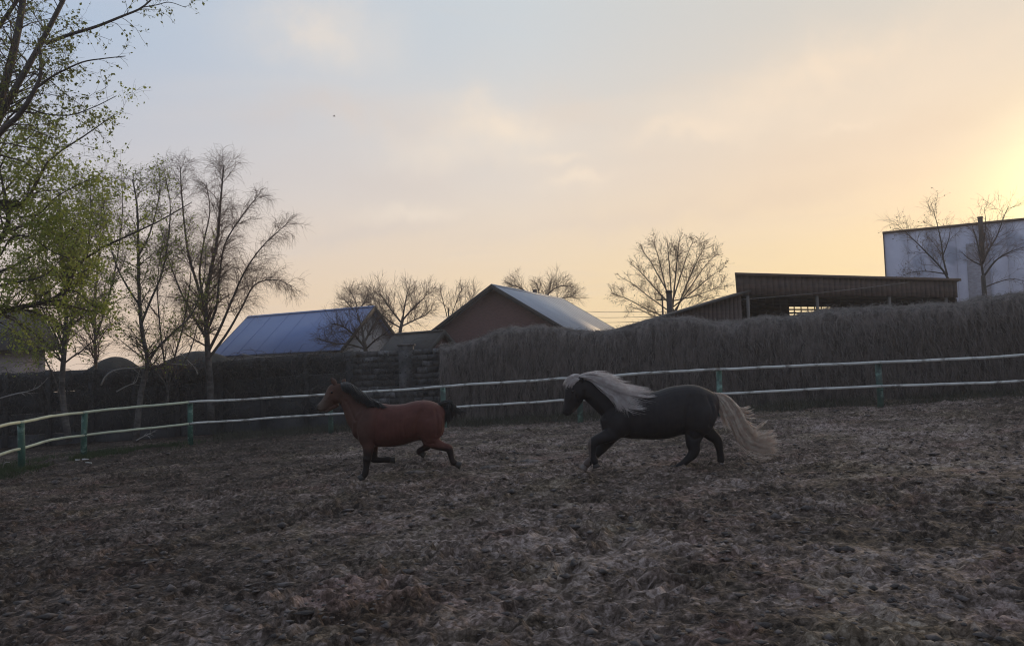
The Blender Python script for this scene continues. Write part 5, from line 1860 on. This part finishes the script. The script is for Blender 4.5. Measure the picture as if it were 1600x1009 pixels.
def build_dark():
    p = Pony('flaxen_maned_pony', 'dark brown pony with long pale mane and tail galloping on the right', 4.2105, 850, 560, (910, 739))
    mb = MB()
    tr = [(372, 395, 470, 40), (400, 352, 500, 76), (450, 300, 520, 100), (530, 248, 524, 116), (620, 224, 524, 124), (700, 218, 528, 132), (780, 206, 524, 134), (850, 184, 506, 130),
          (915, 173, 496, 126), (975, 172, 498, 124), (1035, 188, 490, 116), (1085, 216, 470, 96), (1120, 262, 440, 66), (1136, 310, 400, 34)]
    loft(mb, [(x, (a+b)/2, (b-a)/2, w) for x, a, b, w in tr], 40, 28)
    loft(mb, [(520, 345, 112, 88), (455, 300, 112, 74), (395, 258, 100, 62), (340, 222, 88, 54), (290, 195, 76, 48), (250, 180, 58, 42)], 24, 22)   # neck
    # head, carried low with the face steep
    loft(mb, [(246, 140, 26, 26), (232, 160, 56, 42), (214, 200, 74, 48), (194, 245, 66, 45), (176, 290, 48, 37), (160, 325, 38, 32), (148, 352, 32, 29), (142, 368, 20, 20), (140, 374, 6, 6)], 26, 20)
    loft(mb, [(238, 268, 20, 20), (222, 300, 15, 20), (200, 330, 12, 17), (180, 352, 9, 13)], 12, 12)
    for sg in (-1, 1):
        loft(mb, [(1000, 250, 70, 28, sg*60), (1015, 330, 98, 48, sg*74), (1010, 400, 92, 52, sg*74), (990, 470, 72, 42, sg*68)], 16, 16)
        loft(mb, [(500, 310, 56, 24, sg*54), (496, 380, 76, 40, sg*70), (484, 440, 66, 42, sg*68), (462, 490, 52, 34, sg*62)], 16, 16)
    n_, f_ = -54, 54
    # near foreleg, folded: forearm swung forward, cannon hanging
    loft(mb, [(480, 455, 62, 44), (430, 490, 50, 40), (375, 512, 38, 34), (328, 532, 32, 30), (310, 556, 29, 28), (309, 595, 20, 20), (310, 630, 19, 19), (320, 655, 22, 21), (332, 676, 18, 19)], 26, 16, lat=n_)
    # far foreleg reaching to the ground
    loft(mb, [(480, 470, 60, 42), (440, 515, 46, 38), (405, 560, 36, 32), (374, 598, 30, 28), (350, 628, 22, 22), (318, 658, 19, 19), (292, 684, 22, 21), (276, 704, 19, 19)], 26, 16, lat=f_)
    # near hind leg under the body, hoof forward
    loft(mb, [(985, 440, 85, 50), (968, 500, 60, 44), (962, 545, 44, 36), (968, 585, 36, 31), (958, 618, 29, 27), (925, 652, 21, 21), (892, 682, 19, 19), (870, 700, 21, 20), (852, 708, 17, 17)], 28, 16, lat=n_)
    # far hind leg behind
    loft(mb, [(1030, 400, 84, 48), (1062, 455, 58, 42), (1100, 495, 42, 34), (1136, 526, 34, 30), (1152, 556, 27, 26), (1160, 600, 20, 21), (1166, 640, 20, 20), (1168, 664, 21, 21), (1166, 680, 19, 19)], 28, 16, lat=f_)
    loft(mb, [(1080, 232, 24, 24), (1112, 242, 20, 19), (1140, 262, 15, 15), (1160, 290, 11, 11)], 10, 12)

    def coat(x, y, z):
        c = np.tile(np.array([.029, .0255, .0265]), (len(x), 1))
        def blend(w, col):
            c[:] = c*(1-w[:, None])+np.array(col)*w[:, None]
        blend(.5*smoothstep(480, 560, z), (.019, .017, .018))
        blend(.55*smoothstep(1085, 1140, x)*smoothstep(420, 280, z), (.055, .032, .030))
        blend(.8*smoothstep(300, 352, z)*smoothstep(172, 205, x)*(x < 300), (.15, .115, .10))
        blend(.35*smoothstep(210, 120, x)*(z < 400), (.04, .035, .033))
        return c
    marks = [([(590, 240), (575, 330), (560, 430), (545, 500)], 15, -9), ([(500, 260), (440, 340), (405, 420), (400, 480)], 14, -8), ([(500, 380), (490, 450)], 32, 7),
             ([(935, 250), (910, 360), (905, 470)], 17, -9), ([(1055, 250), (1080, 340), (1060, 430)], 12, -7), ([(1000, 340), (1000, 430)], 42, 8), ([(925, 490), (960, 520), (1010, 505)], 11, -7),
             ([(262, 215), (258, 268), (226, 285), (205, 245)], 8, -6), ([(232, 232)], 22, 5), ([(150, 345)], 6, -8), ([(146, 370), (180, 352), (208, 325)], 4.5, -7),
             ([(300, 265), (345, 320), (385, 385)], 12, -7), ([(190, 205), (172, 262)], 9, 4), ([(720, 320), (690, 420)], 55, 4), ([(950, 210), (1010, 225)], 38, 5),
             ([(560, 480), (680, 496), (800, 488), (880, 465)], 12, -3)]
    for k in range(6):
        x = 625+k*36
        marks.append(([(x, 290), (x-8, 380), (x+6, 470)], 8, -1.6))
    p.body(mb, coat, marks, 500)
    p.hoof((330, 672), (338, 704), 20, n_)
    p.hoof((278, 700), (256, 732), 21, f_, 'hoof_pale')
    p.hoof((856, 706), (826, 716), 19, n_)
    p.hoof((1167, 676), (1170, 698), 20, f_, 'hoof_pale')
    dark = pmat('dark_ear_hair', (.03, .026, .026), (.02, .018, .018), 20, 0.7)
    p.ear((246, 150), (228, 118), 21, -30, dark)
    p.ear((262, 150), (262, 112), 21, 28, dark)
    p.eye(186, 215, -44, 10)
    F = MAT['hair_flax']
    # mane swept back
    gd = [[(210, -8, 132), (262, -30, 104), (330, -36, 100), (410, -40, 118), (470, -44, 150)],
          [(235, -12, 128), (300, -48, 122), (380, -62, 145), (460, -70, 178), (540, -70, 205)],
          [(270, -8, 128), (345, -54, 150), (430, -76, 185), (530, -86, 215), (650, -84, 232)],
          [(300, -4, 132), (360, -58, 180), (430, -84, 240), (500, -98, 290), (600, -112, 312)],
          [(330, -2, 140), (390, -52, 190), (450, -86, 250), (490, -104, 300), (505, -112, 350)],
          [(370, 0, 160), (430, -52, 190), (500, -84, 230), (560, -104, 280), (645, -118, 306)],
          [(420, 0, 185), (480, -44, 205), (550, -66, 225), (620, -76, 245), (700, -78, 240)],
          [(470, 0, 212), (530, -26, 214), (590, -36, 215), (650, -40, 220), (712, -40, 234)]]
    p.hair('mane', gd, 2100, 1.3, F, 6, 30, N=14, wave=9, fray=.6)
    for q in ([(420, -60, 200), (480, -90, 260), (520, -108, 300), (590, -116, 318), (655, -118, 312)], [(400, -56, 190), (440, -90, 250), (470, -108, 300), (495, -114, 352)],
              [(470, -50, 210), (560, -84, 232), (640, -92, 244), (712, -90, 242)], [(380, -50, 170), (450, -84, 230), (510, -104, 285), (560, -112, 330)],
              [(440, -20, 180), (520, -40, 190), (600, -50, 205), (690, -50, 222)]):
        p.hair('mane', [q, [(a+5, b-4, c+8) for a, b, c in q]], 120, 1.3, F, 3, 8, N=12, wave=5, fray=.4)
    # hair thrown up over the crest
    gd = [[(220, 0, 128), (270, 2, 106), (330, 2, 94), (390, 4, 90), (425, 4, 98)],
          [(290, 0, 122), (350, 0, 112), (420, 2, 124), (480, 2, 146), (520, 2, 172)],
          [(370, 2, 152), (430, 0, 146), (500, 0, 168), (560, 0, 186), (620, 0, 200)],
          [(450, 2, 196), (510, 0, 190), (580, 0, 198), (650, 0, 208), (712, 0, 216)]]
    p.hair('mane', gd, 1000, 1.3, F, 4, 12, N=12, wave=5, fray=.6)
    p.hair('forelock', [[(245, -14, 122), (205, -30, 122), (172, -36, 148), (164, -38, 180)], [(245, 6, 120), (200, 0, 116), (168, -6, 140), (148, -10, 190)],
                        [(250, -24, 130), (215, -46, 140), (190, -50, 160), (180, -52, 178)]], 700, 1.7, F, 6, 9, wave=3)
    # tail streaming behind
    T = MAT['hair_flax_tail']
    gd = [[(1105, -4, 232), (1190, -10, 250), (1260, -14, 320), (1310, -10, 420), (1380, -10, 500), (1510, -10, 490)],
          [(1108, 0, 236), (1180, 0, 256), (1240, 0, 330), (1290, 0, 450), (1360, 0, 545), (1520, 0, 545)],
          [(1112, 4, 242), (1170, 10, 262), (1220, 14, 340), (1270, 14, 470), (1345, 14, 570), (1525, 14, 600)],
          [(1114, -8, 246), (1165, -18, 270), (1212, -20, 350), (1262, -20, 470), (1335, -20, 560), (1490, -20, 592)]]
    p.hair('tail', gd, 2700, 1.5, T, 6, 17, N=16, wave=10, fray=.5)
    gd = [[(1180, 0, 250), (1240, 0, 290), (1290, 0, 325), (1350, 0, 315)], [(1200, 0, 262), (1255, 0, 312), (1310, 0, 350), (1362, 0, 342)],
          [(1220, 0, 285), (1270, 0, 335), (1325, 0, 378), (1378, 0, 362)], [(1260, 0, 340), (1310, 0, 400), (1350, 0, 430), (1390, 0, 445)],
          [(1300, 0, 420), (1350, 0, 480), (1400, 0, 450), (1460, 0, 402)], [(1330, 0, 480), (1390, 0, 510), (1450, 0, 490), (1505, 0, 462)],
          [(1340, 0, 520), (1400, 0, 540), (1465, 0, 520), (1520, 0, 492)], [(1350, 0, 560), (1420, 0, 575), (1480, 0, 560), (1515, 0, 545)],
          [(1350, 0, 575), (1420, 0, 598), (1480, 0, 600), (1530, 0, 598)]]
    for q in gd:
        p.hair('tail', [q, [(a+4, b+8, c+6) for a, b, c in q]], 110, 1.4, T, 3, 6, N=12, wave=4, fray=.4)
    gd = [[(1120, -14, 250), (1140, -22, 300), (1155, -26, 360), (1180, -26, 420)], [(1128, -6, 256), (1165, -12, 320), (1200, -14, 390), (1240, -14, 460)],
          [(1126, -12, 254), (1150, -20, 330), (1165, -22, 390), (1160, -22, 440)]]
    p.hair('tail', gd, 240, 1.4, T, 6, 16, N=10, wave=6, fray=.45)


build_bay()
build_dark()


# ------------------------------------------------------------------ dusty evening air
def build_haze():
    m = bpy.data.materials.new('evening_haze')
    m.use_nodes = True
    g = NG(m.node_tree)
    v = g.n('ShaderNodeVolumePrincipled')
    v.inputs['Color'].default_value = (.95, .92, .90, 1)
    v.inputs['Density'].default_value = HAZE
    v.inputs['Anisotropy'].default_value = 0.35
    out = g.n('ShaderNodeOutputMaterial')
    g.put(out.inputs['Volume'], v.outputs[0])
    MB().box((-270, -160, -2.5), (270, 170, 14)).build('haze', m, kind='stuff')


build_haze()
